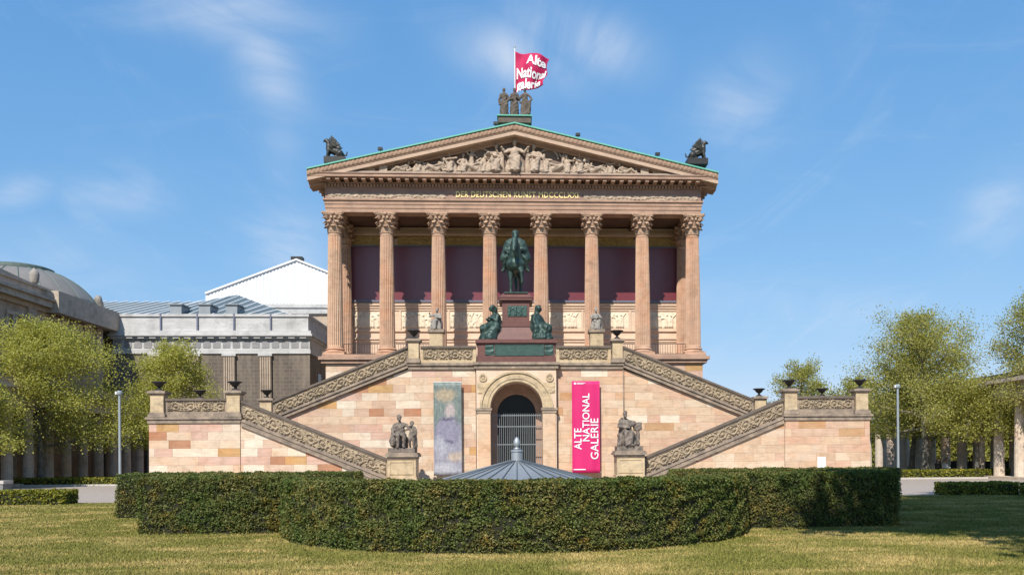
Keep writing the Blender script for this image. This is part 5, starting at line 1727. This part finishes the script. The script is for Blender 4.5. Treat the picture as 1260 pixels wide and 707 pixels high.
# ================================================================== statues on pedestals
def big_pedestal(s, lab):
    t = thing('statue_pedestal', (s * 6.45, 51.3, 0), lab, 'pedestal')
    x0, x1 = 5.66, 7.24
    zt = P(497, 556.5, 50.4).z if s < 0 else P(773, 554, 50.4).z
    MB().box(s * (x0 - .12), s * (x1 + .02), 50.22, 52.05, -.01, .55).box(s * (x0 - .05), s * (x1 + .01), 50.3, 52.0, .55, .70).build('base', M_PED, t)
    d = MB().box(s * x0, s * x1, 50.42, 51.95, .70, zt - .36).build('die', M_PED, t)
    pf = MB()
    for (a0, a1, b0, b1) in ((x0 + .12, x1 - .12, .82, .88), (x0 + .12, x1 - .12, zt - .54, zt - .48), (x0 + .12, x0 + .18, .88, zt - .54), (x1 - .18, x1 - .12, .88, zt - .54)):
        pf.box(s * a0, s * a1, 50.385, 50.43, b0, b1)
    pf.build('panel_frame', M_PED, d)
    MB().box(s * (x0 - .03), s * (x1 + .01), 50.36, 52.0, zt - .36, zt - .24).box(s * (x0 - .14), s * (x1 + .12), 50.26, 52.1, zt - .24, zt - .08).box(s * (x0 - .08), s * (x1 + .05), 50.32, 52.05, zt - .08, zt).build('cornice', M_TRIM, t)
    return zt


for s, side in ((-1, 'poster'), (1, 'magenta banner')):
    zt = big_pedestal(s, 'framed square sandstone pedestal at the stair foot on the %s side' % side)
    x = s * 6.45
    if s < 0:
        o = thing('seated_statue', (x, 51.2, zt), 'blackened stone group of a seated man embracing a boy on the stair-foot pedestal', 'statue')
        cc = seated_caps(-.06, (.36, -.05, .95, .45, -.25, 1.02), (-.38, -.02, .84, -.3, -.25, .62), draped=False, head=(-.04, -.06), knee=.14) + [((-.2, .1, 1.0), .13, (-.34, .1, .35), .2), ((-.3, -.05, .45), .15, (-.36, -.1, .2), .14), ((0, .2, 1.0), .16, (0, .25, .2), .26)]
        M = XF((x - .12, 51.15, zt + .24), 1.27, .12)
        sculpt('man', cc, M_STATUE, o, M, voxel=.036, folds=.02, fold_freq=26, smooth=2, boxes=[(-.32, .3, -.1, .36, 0, .5)])
        boy = [((0, 0, .62), .12, (0, 0, .90), .13), ((-.13, 0, .92), .07, (.13, 0, .92), .07), ((0, 0, .98), .05, (0, 0, 1.04), .05), ((0, -.02, 1.10), .10, (0, -.01, 1.16), .105),
               ((.07, 0, .6), .10, (.08, -.05, .32), .07), ((.08, -.05, .32), .065, (.08, 0, .05), .05), ((-.07, 0, .6), .1, (-.09, -.12, .34), .07), ((-.09, -.12, .34), .065, (-.08, 0, .06), .05),
               ((.17, 0, .9), .06, (.22, -.05, .66), .05), ((.22, -.05, .66), .05, (.1, -.18, .58), .045), ((-.17, 0, .9), .06, (-.26, -.12, .82), .05), ((.06, .1, .9), .1, (.12, .12, .1), .12)]
        sculpt('boy', boy, M_STATUE, o, XF((x + .52, 51.05, zt + .24), 1.25, -.2), voxel=.034, folds=.012, smooth=2)
    else:
        o = thing('seated_statue', (x, 51.2, zt), 'blackened stone figure in a robe seated with a carved tablet on the stair-foot pedestal', 'statue')
        cc = seated_caps(-.10, (.36, -.10, .92, .10, -.28, .88), (-.36, -.05, .86, .06, -.28, .80), head=(-.02, -.08), knee=.13) + [((.05, -.2, .9), .1, (.3, -.15, 1.0), .09), ((-.15, .2, 1.1), .14, (-.1, .25, .3), .24)]
        sculpt('robed_body', cc, M_STATUE, o, XF((x - .12, 51.2, zt + .24), 1.36, .1), voxel=.036, folds=.026, fold_freq=26, smooth=2, seed=3, boxes=[(-.34, .28, -.1, .36, 0, .5)])
        sculpt('tablet_stand', [((0, 0, .1), .12, (0, 0, .6), .10), ((0, 0, .6), .09, (.02, 0, .95), .11), ((-.08, -.02, .95), .1, (.1, 0, 1.0), .1)], M_STATUE, o, XF((x + .48, 51.15, zt + .24), 1.3), voxel=.035, smooth=1, folds=.02, boxes=[(-.17, .2, -.1, .1, .72, 1.05)])
    MB().box(x - .76, x + .72, 50.5, 51.9, zt + .001, zt + .26).build('plinth', M_STATUE, o)

for s, side in ((-1, 'raised arm and lyre-like fold'), (1, 'bowed head')):
    xx = P(537 if s < 0 else 733.5, 400, 60).x
    zt = P(537 if s < 0 else 733.5, 406, 60).z
    t = thing('terrace_pedestal', (xx, 60, 7.42), 'small plain sandstone pedestal on the terrace on the %s side' % ('poster' if s < 0 else 'magenta banner'), 'pedestal')
    MB().box(xx - .44, xx + .44, 59.56, 60.44, 7.43, zt - .2).build('die', M_PED, t)
    MB().box(xx - .54, xx + .54, 59.46, 60.54, zt - .2, zt).build('cap', M_TRIM, t)
    if s < 0:
        o = thing('terrace_statue', (xx, 60, zt), 'small grey stone figure seated with a raised hand on the terrace pedestal', 'statue')
        cc = seated_caps(.05, (.34, -.02, .85, .1, -.25, .82), (-.40, -.10, .95, -.42, -.2, 1.2), head=(.04, -.03), knee=.13)
    else:
        o = thing('terrace_statue', (xx, 60, zt), 'small grey stone robed figure seated with folded arms on the terrace pedestal', 'statue')
        cc = seated_caps(-.02, (.36, -.02, .85, .02, -.25, .86), (-.36, -.02, .85, -.02, -.25, .80), head=(-.0, -.04), knee=.15) + [((0, .05, 1.5), .08, (0, .05, 1.55), .05)]
    sculpt('robed_body', cc, M_STATUE2, o, XF((xx, 60, zt - .01), .98, -.35 if s < 0 else .1), voxel=.032, folds=.022, fold_freq=28, smooth=2, boxes=[(-.3, .3, -.12, .34, 0, .5)])

# ================================================================== glazed-roof museum hall behind (left of the temple)
YP = 88.0
hall = thing('stone_hall', (-30, 95, 0), 'long grey-brown stone hall with fluted pilasters and a sloping glass roof', 'building')
def hx(px): return P(px, 420, YP).x
def hz(py, px=260): return P(px, py, YP).z
xl, xr, xi = hx(139.5), hx(381), hx(122)
zw, ze0, ze1, zc1, zp1 = hz(435), hz(433), hz(417), hz(411.5), hz(386.5)
MB().box(xl, xr, YP + .02, 118, 0, zw).build('wall', M_PERG, hall)
MB().box(xi - 12, xl - .02, YP + 1.5, 118, 0, hz(410)).build('side_wall', M_NEUES, hall)
en = MB().box(xl - .1, xr + .1, YP - .12, 118, zw + .002, ze0 + .25).box(xl - .02, xr + .02, YP - .05, 118, ze0 + .25, ze1)
en.box(xl - .35, xr + .35, YP - .55, 118.3, ze1 + .25, zc1).box(xl - .15, xr + .15, YP - .3, 118.1, ze1, ze1 + .25)
en.box(xl - .2, xr + .2, YP - .35, 118.1, zc1, zc1 + .35)
en = en.build('entablature', M_PERG_T, hall)
npn = 20
for i in range(npn):
    x0 = xl + (xr - xl) * i / npn
    MB().box(x0 + .12, x0 + (xr - xl) / npn - .12, YP - .085, YP, ze0 + .4, ze1 - .12).build('frieze_panel', M_FPANEL, en)
for i in range(17):
    x0 = xl + (xr - xl) * (i + .5) / 17
    MB().box(x0 - .3, x0 + .3, YP - .42, YP - .1, ze1 + .04, ze1 + .2).build('bracket', M_PERG_T, en)
pa = MB().box(xl, xr - .1, YP - .12, YP + .5, zc1 + .351, zp1 - .25).box(xl - .1, xr, YP - .25, YP + .6, zp1 - .25, zp1)
pa.box(xr - .6, xr - .1, YP + .5, 118, zc1 + .351, zp1 - .25).box(xr - .7, xr, YP + .6, 118, zp1 - .25, zp1)
pa = pa.build('parapet', M_PERG_T, hall)
for px_ in (199, 244, 289, 334):
    MB().box(hx(px_) - .07, hx(px_) + .07, YP - .3, YP - .12, zc1 + .3, zp1 + .05).build('parapet_strip', M_FRAME, pa)
for px_ in (184, 231, 275, 319.5):
    x0 = hx(px_)
    w = 1.16
    pi = MB().box(x0, x0 + w, YP - .28, YP + .02, 0, zw - .25)
    pl_ = pi.build('pilaster', M_PERG, hall)
    MB().box(x0 - .08, x0 + w + .08, YP - .36, YP, zw - .25, zw).build('pilaster_capital', M_PERG_T, pl_)
    fl = MB()
    for k in range(5): fl.box(x0 + .1 + k * .21, x0 + .22 + k * .21, YP - .33, YP - .28, .8, zw - .35)
    fl.build('flute_fillets', M_NEUES, pl_, kind='stuff')
for px_ in (100, 111):
    pass
wx0, wz0, wz1 = hx(127.5), hz(466), hz(445)
wd = MB().box(wx0, wx0 + .95, YP + 1.4, YP + 1.52, wz0, wz1).build('window', M_GLASSD, hall)
b = MB()
for k in range(4): b.box(wx0 + k * .3 - .03, wx0 + k * .3 + .03, YP + 1.36, YP + 1.42, wz0, wz1)
for k in range(4): b.box(wx0, wx0 + .95, YP + 1.365, YP + 1.415, wz0 + k * (wz1 - wz0) / 3 - .03, wz0 + k * (wz1 - wz0) / 3 + .03)
b.build('glazing_bars', M_WHITE, wd)
# return side windows (dark slots facing the temple)
for i, yy in enumerate((91.5, 96)):
    MB().box(xr - .02, xr + .03, yy, yy + 1.4, zw - 4.2, zw - 1.6).build('window', M_GLASSD, hall)
# glass roof: long lean-to slope and a hipped part
YR = YP + 11
rz0 = hz(386) - .2
def rp(px, py, Y): return P(px, py, Y)
A0 = Vector((xi - 12, YP + .8, rz0)); 
ridgeL, ridgeM, apex = rp(60, 371.5, YR), rp(245, 371.5, YR), rp(292, 362.5, YR + 3)
hipR = rp(358, 387.5, YP + .8)
gl = MB()
eL, eM = Vector((ridgeL.x - 2, YP + .8, rz0)), Vector((rp(232, 386, YP + .8).x, YP + .8, rz0))
gl.add([tuple(v_) for v_ in (eL, hipR, apex, ridgeM, Vector((ridgeL.x - 2, ridgeL.y, ridgeM.z)))], [(0, 1, 2, 3, 4)])
backR = Vector((hipR.x, YR + 14, rz0))
gl.add([tuple(v_) for v_ in (hipR, backR, apex)], [(0, 1, 2)])
gl.build('glass_roof', M_ROOFGLASS, hall)
# glazing bars running up the slope, leaning as seen in perspective of a hip
def roof_z(x, t):
    """point on the front slope: t 0 eave .. 1 top edge"""
    xe = x
    if x <= ridgeM.x: top = Vector((x, ridgeM.y, ridgeM.z))
    elif x <= apex.x:
        q = (x - ridgeM.x) / (apex.x - ridgeM.x); top = ridgeM.lerp(apex, q)
    else:
        q = min(1, (x - apex.x) / (hipR.x - apex.x)); top = apex.lerp(hipR, q)
    return Vector((x, YP + .8, rz0)).lerp(top, t)
nb = 28
for i in range(nb):
    x = eL.x + (hipR.x - .4 - eL.x) * i / (nb - 1)
    xt = x + 2.6 if x < ridgeM.x - 2 else x + 1.8
    p0, p1 = roof_z(x, 0.0), roof_z(min(xt, hipR.x), 1.0)
    MB().tube(p0 + Vector((0, -.06, .1)), p1 + Vector((0, -.06, .1)), .045, .04, 4).build('glazing_bar', M_WHITE, hall)
for px_ in (220, 255, 288):
    p = rp(px_, 381, YP + 2.4)
    d = MB().box(p.x - .55, p.x + .55, p.y - .8, p.y + 1.5, p.z - .8, p.z + .35).box(p.x - .7, p.x + .7, p.y - .95, p.y + 1.5, p.z + .35, p.z + .45)
    d.build('dormer', M_ZINC, hall)

# ================================================================== white sheeted building behind
YH = 112.0
wb = thing('white_sheeted_building', (-20, 120, 0), 'tall building wrapped in white corrugated sheeting with a shallow gable', 'building')
pk, lf, rt = P(365, 320.5, YH), P(253, 362, YH), P(470, 362, YH)
zb = P(300, 374, YH).z
wall = [(lf.x, zb), (rt.x, zb), (rt.x, rt.z), (pk.x, pk.z), (lf.x, lf.z)]
MB().prism(wall, YH, 150).build('sheeted_wall', M_SHEET, wb)
rb = MB()
x = lf.x + .2
while x < rt.x - .1:
    zt = lf.z + (pk.z - lf.z) * (x - lf.x) / (pk.x - lf.x) if x < pk.x else pk.z + (rt.z - pk.z) * (x - pk.x) / (rt.x - pk.x)
    rb.box(x - .10, x + .10, YH - .07, YH, zb + .05, zt - .1)
    x += .42
rb.build('sheet_ribs', M_SHEET, wb, kind='stuff')
for (q0, q1) in ((lf, pk), (pk, rt)):
    MB().prism([(q0.x, q0.z), (q1.x, q1.z), (q1.x, q1.z + .22), (q0.x, q0.z + .22)], YH - .25, 150).build('verge', M_WHITE, wb)
MB().box(pk.x - .7, pk.x + .7, YH - .1, YH + 1, pk.z + .1, pk.z + .5).build('ridge_cap', M_IRON, wb)
MB().box(lf.x - .2, rt.x, YH - .3, 149, zb - 1.2, zb - .01).build('cornice', M_PERG_T, wb)
MB().box(lf.x - .4, rt.x, YH - .45, 149, zb - .5, zb - .25).build('cornice_band', M_PERG_T, wb)
MB().box(lf.x, rt.x, YH, 149, 0, zb - 1.21).build('wall', M_NEUES, wb)

# ================================================================== old domed museum along the left side
XM = -39.2
om = thing('domed_museum', (-48, 72, 0), 'brown plaster museum with cornice, framed windows and a shallow metal dome', 'building')
Y0, Y1 = 48.0, 86.5
def mz(px, py):           # height on the wall plane X = XM
    r = P(px, py, 1.0) - Vector((0, 0, EYE)); t = XM / r.x
    return r.z * t + EYE
def my(px):
    r = P(px, 450, 1.0) - Vector((0, 0, EYE)); return XM / r.x
zc_b, zc_t = mz(60, 386), mz(60, 372)
zpt = mz(60, 356)
MB().box(XM - 20, XM, Y0, Y1, 0, zc_b).build('wall', M_NEUES, om)
c = MB().box(XM - 20, XM + .25, Y0, Y1 + .3, zc_b, zc_b + .35).box(XM - 20, XM + .75, Y0, Y1 + .8, zc_b + .352, zc_t - .1).box(XM - 20, XM + .95, Y0, Y1 + 1.0, zc_t - .1, zc_t + .12)
c.build('cornice', M_NEUES_T, om)
p_ = MB().box(XM - 20, XM + .05, Y0, Y1, zc_t + .121, zpt - .2).box(XM - 20, XM + .2, Y0, Y1 + .2, zpt - .2, zpt)
p_.build('parapet', M_NEUES_T, om)
# pedimental rise of the parapet
yc = my(22)
m = MB()
m.prism([(Y0, zpt), (my(40), zpt), (Y0, zpt + 1.6)], XM - 6, XM + .1, 'x')
m.build('parapet_slope', M_NEUES_T, om)
for (px_, py_) in ((43, 348),):
    y_ = my(px_)
    z_ = zpt
    sculpt('shell_ornament', [((XM, y_, z_ + .3), .35, (XM, y_, z_ + .8), .4), ((XM, y_, z_ + .9), .3, (XM, y_, z_ + 1.2), .15)], M_STATUE2, om, voxel=.08, rough=.03)
sculpt('shell_ornament', [((XM + .1, Y1 - .4, zpt + .2), .4, (XM + .1, Y1 - .6, zpt + .75), .35)], M_STATUE2, om, voxel=.08, rough=.03)
# string courses
zs1 = mz(100, 440)
MB().box(XM, XM + .22, Y0, Y1 + .2, zs1 - .35, zs1).build('string_course', M_NEUES_T, om)
# windows and framed panels on the visible part
for (pa_, pb_, pt_, pbm, kind) in ((9, 14.5, 389, 413, 'w'), (19.5, 25, 391, 413, 'w'), (62, 72, 397, 420, 'p'), (76, 82, 400, 424, 'p'), (89, 98, 403, 427, 'p'), (104, 110, 406, 432, 'p')):
    ya, yb_ = my(pa_), my(pb_)
    za, zb_ = mz(pa_, pbm), mz(pa_, pt_)
    if kind == 'w':
        w_ = MB().box(XM - .3, XM + .02, ya, yb_, za, zb_).build('window', M_GLASSD, om)
    else:
        w_ = MB().box(XM - .1, XM + .05, ya, yb_, za, zb_).build('relief_panel', M_NEUES_T, om)
        sculpt('panel_figure', [((XM + .05, (ya + yb_) / 2, za + .3), .28, (XM + .05, (ya + yb_) / 2, (za + zb_) / 2 + .3), .3), ((XM + .08, (ya + yb_) / 2, zb_ - .55), .2, (XM + .08, (ya + yb_) / 2, zb_ - .45), .2)], M_STATUE, w_, voxel=.08, rough=.05)
    f_ = MB().box(XM, XM + .14, ya - .25, ya, za - .2, zb_ + .2).box(XM, XM + .14, yb_, yb_ + .25, za - .2, zb_ + .2).box(XM, XM + .18, ya - .3, yb_ + .3, zb_ + .2, zb_ + .5).box(XM, XM + .18, ya - .3, yb_ + .3, za - .45, za - .2)
    f_.build('frame', M_NEUES_T, w_)
for px_ in (38, 121):
    MB().box(XM, XM + .2, my(px_) - .55, my(px_) + .55, 0, zc_b - .001).build('pilaster', M_NEUES_T, om)
# dome
dm = P(20, 350, 84)
DR = 10.5
zd0, zd1 = P(20, 366, 84).z - .8, P(20, 326.5, 84).z
prof = []
for i in range(9):
    t = i / 8
    prof.append((6.9 - 4.1 * t ** 1.15, zd0 + (zd1 - .6 - zd0) * (1 - (1 - t) ** 1.7)))
d_ = MB().lathe(prof, (dm.x, 84, 0), 40).build('dome', M_DOME, om, True)
MB().lathe([(2.9, zd1 - .75), (3.1, zd1 - .6), (3.1, zd1 - .35), (2.7, zd1 - .2), (1.8, zd1 - .02), (.2, zd1 + .1)], (dm.x, 84, 0), 32).build('lantern_ring', M_COPPER_D, d_)
for i in range(24):
    a = 2 * math.pi * i / 24
    m = MB()
    for j in range(8):
        (r0, z0_), (r1, z1_) = prof[j], prof[j + 1]
        m.tube((dm.x + r0 * math.cos(a), 84 + r0 * math.sin(a), z0_ + .02), (dm.x + r1 * math.cos(a), 84 + r1 * math.sin(a), z1_ + .02), .05, .05, 4)
    m.build('dome_rib', M_COPPER_D, d_)
MB().box(dm.x - 7.5, dm.x + 7.5, 76.5, 91, zc_b, zd0 + .05).build('dome_drum', M_NEUES_T, om)


# ================================================================== colonnades
def doric_mesh(h, r0=.36, r1=.29):
    mb = MB()
    n = 20 * 4
    vs, fs = [], []
    zs = [0, h * .3, h * .6, h * .85, h - .55]
    for z in zs:
        t = z / h
        r = r0 + (r1 - r0) * t ** 1.5
        for k in range(n):
            a = 2 * math.pi * k / n
            vs.append((r * (1 - .05 * abs(math.sin(10 * a))) * math.cos(a), r * (1 - .05 * abs(math.sin(10 * a))) * math.sin(a), z))
    for j in range(len(zs) - 1):
        for k in range(n): fs.append((j * n + k, j * n + (k + 1) % n, (j + 1) * n + (k + 1) % n, (j + 1) * n + k))
    mb.add(vs, fs)
    mb.lathe([(r1 * .98, h - .56), (r1 * 1.05, h - .5), (r1 * 1.05, h - .4), (r1 * 1.45, h - .22)], n=24)
    mb.box(-r1 * 1.5, r1 * 1.5, -r1 * 1.5, r1 * 1.5, h - .22, h)
    return mb.mesh('column', 'auto')


HC = 5.3
dor = doric_mesh(HC)
for s, lab in ((1, 'sunlit double colonnade of fluted Doric columns beyond the low hedge'), (-1, 'shaded double colonnade of Doric columns before the domed museum')):
    co = thing('colonnade', (s * 34.4, 72, 0), lab, 'colonnade')
    for i in range(15):
        y = 51.0 + i * 2.62
        for dx in (0, 2.6):
            c = link('column', dor, M_COLON, co)
            c.location = (s * (34.0 + dx), y, .2)
    MB().box(s * 33.3, s * 37.4, 49.5, 89.5, 0, .195).build('base_step', M_COLON, co)
    MB().box(s * 33.45, s * 37.2, 50.2, 88.6, .2 + HC + .001, 6.1).build('architrave', M_COLON, co)
    MB().box(s * 33.42, s * 37.25, 50.1, 88.7, 6.1, 6.6).build('frieze', M_COLON, co)
    MB().box(s * 33.0, s * 37.7, 49.8, 89.1, 6.6, 6.85).build('cornice', M_COLON, co)
    MB().prism(mirror(s, [(33.2, 6.851), (37.5, 6.851), (35.4, 7.6)]), 50, 89).build('roof', M_DARKWALL, co)
tag(MB().box(38.2, 38.6, 48, 92, 0, 1.15).build('low_wall', M_DARKWALL), 'low dark wall behind the sunlit colonnade', 'wall')


# ================================================================== lamp posts, sign, bench block, people
for (px_, pyt, pyb, Yl, lab) in ((147, 480.5, 600, 52.5, 'slim grey lamp post beside the leafy tree and tall hedge'), (1104.5, 472.5, 590, 56, 'slim grey lamp post before the sunlit colonnade')):
    p = P(px_, pyt, Yl)
    t = thing('lamp_post', (p.x, Yl, 0), lab, 'lamp post')
    MB().lathe([(.13, 0), (.13, .5), (.085, .55), (.07, p.z - .25)], (p.x, Yl, 0), 14).build('pole', M_LAMP, t, 'auto')
    MB().lathe([(.10, p.z - .25), (.16, p.z - .2), (.17, p.z - .08), (.10, p.z)], (p.x, Yl, 0), 14).build('lamp_head', M_LAMP, t, 'auto')
    MB().box(p.x - .22, p.x - .12, Yl - .08, Yl + .08, p.z - .2, p.z - .05).build('camera_box', M_WHITE, t)
a, b = P(1006, 561.5, YS - .6), P(1016, 574, YS - .6)
sg_ = thing('information_sign', ((a.x + b.x) / 2, YS - .6, 0), 'small white notice board on legs before the sandstone landing wall', 'sign')
MB().box(a.x, b.x, YS - .6, YS - .57, b.z - .25, a.z).build('board', M_WHITE, sg_)
for x in (a.x + .04, b.x - .04): MB().box(x - .02, x + .02, YS - .57, YS - .54, 0, a.z - .05).build('leg', M_LAMP, sg_)
m = MB()
for k, (w0, w1) in enumerate(((.2, .55), (.25, .7), (.3, .6))):
    z = a.z - .2 - k * .09
    m.box(a.x + (b.x - a.x) * w0, a.x + (b.x - a.x) * w1, YS - .604, YS - .6, z - .02, z + .015)
m.build('faint_print', plain('pale_violet_print', (.55, .45, .62), .7), sg_)
p = G(0, 604)
bb = thing('bench_block', (p.x - .35, p.y, 0), 'grey stone bench block at the edge of the paved court', 'bench')
MB().box(p.x - 1.9, p.x + .16, p.y, p.y + .9, .0, .42).build('base', M_BENCHST, bb)
MB().box(p.x - 2.0, p.x + .22, p.y - .05, p.y + .95, .421, .60).build('seat', M_KERB, bb)

def person(name, x, y, z0, top, hair, lab):
    cc = seated_caps(0, head=(0, -.02), draped=False)
    t = thing(name, (x, y, 0), lab, 'person')
    sculpt('clothed_body', [c for i, c in enumerate(cc) if i not in (2, 3)], top, t, XF((x, y, z0 - .48), .95, .3), voxel=.03, smooth=2)
    sculpt('head', [cc[2], cc[3], ((0, -.1, 1.36), .03, (0, -.13, 1.35), .02)], M_SKIN, t, XF((x, y, z0 - .48), .95, .3), voxel=.022, smooth=2)
    sculpt('hair', [((0, .03, 1.44), .115, (0, .07, 1.38), .11)], hair, t, XF((x, y, z0 - .48), .95, .3), voxel=.025)
pa_, pb2 = P(1154.5, 570, 66.5), P(1164.5, 571, 66.5)
person('person', pa_.x, 66.5, .45, M_CLOTH1, M_CLOTH1, 'person in dark clothes sitting behind the low hedge by the colonnade')
person('person', pb2.x, 66.5, .45, M_CLOTH2, M_CLOTH1, 'person in white clothes sitting behind the low hedge by the colonnade')
bn2 = thing('stone_bench', ((pa_.x + pb2.x) / 2, 66.5, 0), 'plain stone bench behind the low hedge under two seated people', 'bench')
MB().box(pa_.x - .8, pb2.x + .8, 66.3, 66.85, .36, .46).build('seat', M_BENCHST, bn2)
for x in (pa_.x - .6, pb2.x + .5): MB().box(x, x + .15, 66.35, 66.8, 0, .36).build('leg', M_BENCHST, bn2)


# ================================================================== trees
def make_tree(name, x, y, H, R, th, nleaf, leaf, label, group=None, seed=0, mat=None, r0=.26, zlow=None, clump=.5, oval=1.0, density_top=1.0, bias=(0, 0)):
    """plane tree: tapered trunk, limbs, boughs, twigs; leaves gather round the twigs"""
    rd = random.Random(seed)
    t = thing(name, (x, y, 0), label, 'tree', group)
    w = MB()
    top = H * .90
    npt = 9
    tp = [Vector((0, 0, 0))]
    for i in range(1, npt + 1):
        z = top * i / npt
        tp.append(Vector((tp[-1].x + rd.uniform(-.09, .09) + bias[0] * .03, tp[-1].y + rd.uniform(-.09, .09), z)))
    rad = lambda z: r0 * (1 - .90 * (z / top) ** .8) + .015
    for i in range(npt): w.tube(tp[i], tp[i + 1], rad(tp[i].z) * (1.35 if i == 0 else 1), rad(tp[i + 1].z), 10, caps=False)
    tips = []
    zl = zlow if zlow is not None else th
    def env(z):        # crown radius at height z
        q = (z - zl) / (H - zl)
        q = min(max(q, 0), 1)
        return R * (1 - q ** 1.5) ** .85 * (.7 + .3 * min(1, q / .15)) * oval + .12
    nl = 34
    for i in range(nl):
        f = i / (nl - 1)
        z = th + (top - th) * f ** .9
        j = min(npt - 1, int(z / top * npt)); b0 = tp[j].lerp(tp[j + 1], (z / top * npt) - j)
        az = i * 2.39996 + rd.uniform(-.4, .4)
        elev = -.10 + 1.10 * f + rd.uniform(-.12, .2)
        L = env(z + .5) * rd.uniform(.72, 1.12) / max(.35, math.cos(elev))
        L = min(L, R * 1.25, (H - z) * .95 + .3)
        d = Vector((math.cos(az) * math.cos(elev), math.sin(az) * math.cos(elev), math.sin(elev)))
        pts = [b0]
        for k in range(4):
            d2 = (d + Vector((rd.uniform(-.2, .2), rd.uniform(-.2, .2), rd.uniform(-.1, .25)))).normalized()
            pts.append(pts[-1] + d2 * L / 4)
        rb = rad(z) * .55
        for k in range(4): w.tube(pts[k], pts[k + 1], rb * (1 - k * .22), rb * (1 - (k + 1) * .22), 6, caps=False)
        for k in range(1, 5):
            for bq in range(4 if k > 1 else 2):
                dd = (d * .5 + Vector((rd.gauss(0, .7), rd.gauss(0, .7), rd.gauss(.15, .5)))).normalized()
                Lb = L * rd.uniform(.16, .34)
                q0 = pts[k]; q1 = q0 + dd * Lb * .5; q2 = q1 + (dd + Vector((rd.gauss(0, .35), rd.gauss(0, .35), rd.gauss(.1, .3)))).normalized() * Lb * .6
                w.tube(q0, q1, rb * .28, rb * .18, 4, caps=False); w.tube(q1, q2, rb * .18, .006, 4, caps=False)
                for _ in range(2):
                    q3 = q2 + Vector((rd.gauss(0, 1), rd.gauss(0, 1), rd.gauss(.2, .8))).normalized() * Lb * .45
                    w.tube(q2, q3, .012, .004, 3, caps=False)
                    tips.append((q3, Lb)); 
                tips.append((q1, Lb)); tips.append((q2, Lb))
    w.build('trunk', M_BARK, t, True, local=True)
    T = np.array([tuple(q[0]) for q in tips]); S = np.array([q[1] for q in tips])
    wt = (.25 + np.hypot(T[:, 0], T[:, 1]) / R) * S ** .5; pick = rng.choice(len(T), nleaf, p=wt / wt.sum())
    C = T[pick] + rng.normal(size=(nleaf, 3)) * (S[pick] * clump * .5 + .16)[:, None] * np.array([1, 1, .8])
    C = C[(C[:, 2] > zl - .4)]
    V = leaf_quads(C, leaf, .5, .7)
    link('crown', quads_mesh('crown', V), mat or M_LEAF, t, local=True, kind='stuff')
    return t


def tree_at(px, pyt, Y, **kw):
    p = P(px, pyt, Y)
    return make_tree('plane_tree', p.x, Y, p.z * .94, **kw)


tree_at(50, 392, 64.8, R=5.4, th=2.7, nleaf=66000, leaf=.064, label='leafy yellow-green plane tree before the domed museum', seed=3, zlow=2.6, r0=.24, clump=.62)
make_tree('plane_tree', -33.2, 55.6, 7.8, 2.7, 2.6, 20000, .066, 'smaller plane tree at the near end of the shaded colonnade', seed=5, zlow=2.5, r0=.2, clump=.62)
tree_at(216, 417, 69, R=3.7, th=2.6, nleaf=40000, leaf=.065, label='leafy plane tree before the pilastered stone hall', seed=8, zlow=2.8, r0=.22, clump=.62)
tree_at(1137, 379, 65.2, R=4.7, th=3.3, nleaf=50000, leaf=.060, label='tallest full plane tree with mottled trunk before the sunlit colonnade', seed=12, zlow=3.4, r0=.34, mat=M_LEAF2, clump=.6)
tree_at(1119, 432, 71, R=4.2, th=3.2, nleaf=14000, leaf=.09, label='smaller plane tree with mottled trunk beside the tallest one', seed=15, zlow=3.3, r0=.26, mat=M_LEAF, clump=.6)
tree_at(1276, 352, 60, R=3.6, th=3.3, nleaf=34000, leaf=.060, label='tall sparse plane tree at the near end of the colonnade', seed=18, zlow=3.5, r0=.3, mat=M_LEAF2, clump=.6)
tree_at(1203, 470, 63.6, R=3.8, th=3.0, nleaf=17000, leaf=.065, label='low spreading plane tree between the tallest and the sparse one', seed=21, zlow=3.4, r0=.2, mat=M_LEAF)
tree_at(988, 441, 96, R=4.0, th=3.6, nleaf=18000, leaf=.085, label='distant plane tree rising behind the landing urns', seed=24, zlow=3.5, mat=M_LEAF2)
tree_at(1052, 462, 90, R=3.4, th=3.2, nleaf=12000, leaf=.10, label='distant plane tree half hidden by the corner pier of the landing', seed=27, zlow=3.0, mat=M_LEAF2)
tree_at(1246, 468, 61.5, R=3.6, th=3.0, nleaf=14000, leaf=.065, label='low plane tree hanging over the nearest columns of the colonnade', seed=33, zlow=3.0, r0=.18, mat=M_LEAF)
hedge('tall_hedge', [(41.5, 48), (43, 48), (43, 104), (41.5, 104)], 3.6, 'tall yellow-green hedge seen between the columns of the sunlit colonnade', seed=9, mat=M_LEAF, matb=M_BOX_B, leaf=.10, dens=110, lump=.15)
# green thicket beyond the colonnade
for i, (x, y, h) in enumerate(((44, 62, 6), (45, 68, 7), (44, 75, 6.5), (46, 82, 7), (44, 90, 7), (47, 98, 8))):
    make_tree('garden_tree', x, y, h, 3.6, 1.0, 5200, .15, 'bushy tree seen between the columns of the sunlit colonnade', 'trees beyond the colonnade', seed=40 + i, zlow=.4, mat=M_LEAF)
# tall street trees behind the viewpoint: their crowns shade the corner of the lawn
make_tree('street_tree', 8.6, 9.0, 19.5, 4.6, 11.0, 22000, .2, 'tall street tree whose crown shades the lawn corner', 'street trees beside the viewpoint', seed=61, zlow=10.5, r0=.3, mat=M_LEAF2)
make_tree('street_tree', 13.0, 12.4, 27, 4.8, 16.0, 26000, .2, 'tall street tree whose crown shades the lawn corner', 'street trees beside the viewpoint', seed=62, zlow=15.5, r0=.35, mat=M_LEAF2)
make_tree('street_tree', 15.5, 8.0, 28, 5.0, 16.0, 26000, .2, 'tall street tree whose crown shades the lawn corner', 'street trees beside the viewpoint', seed=63, zlow=15.0, r0=.35, mat=M_LEAF2)
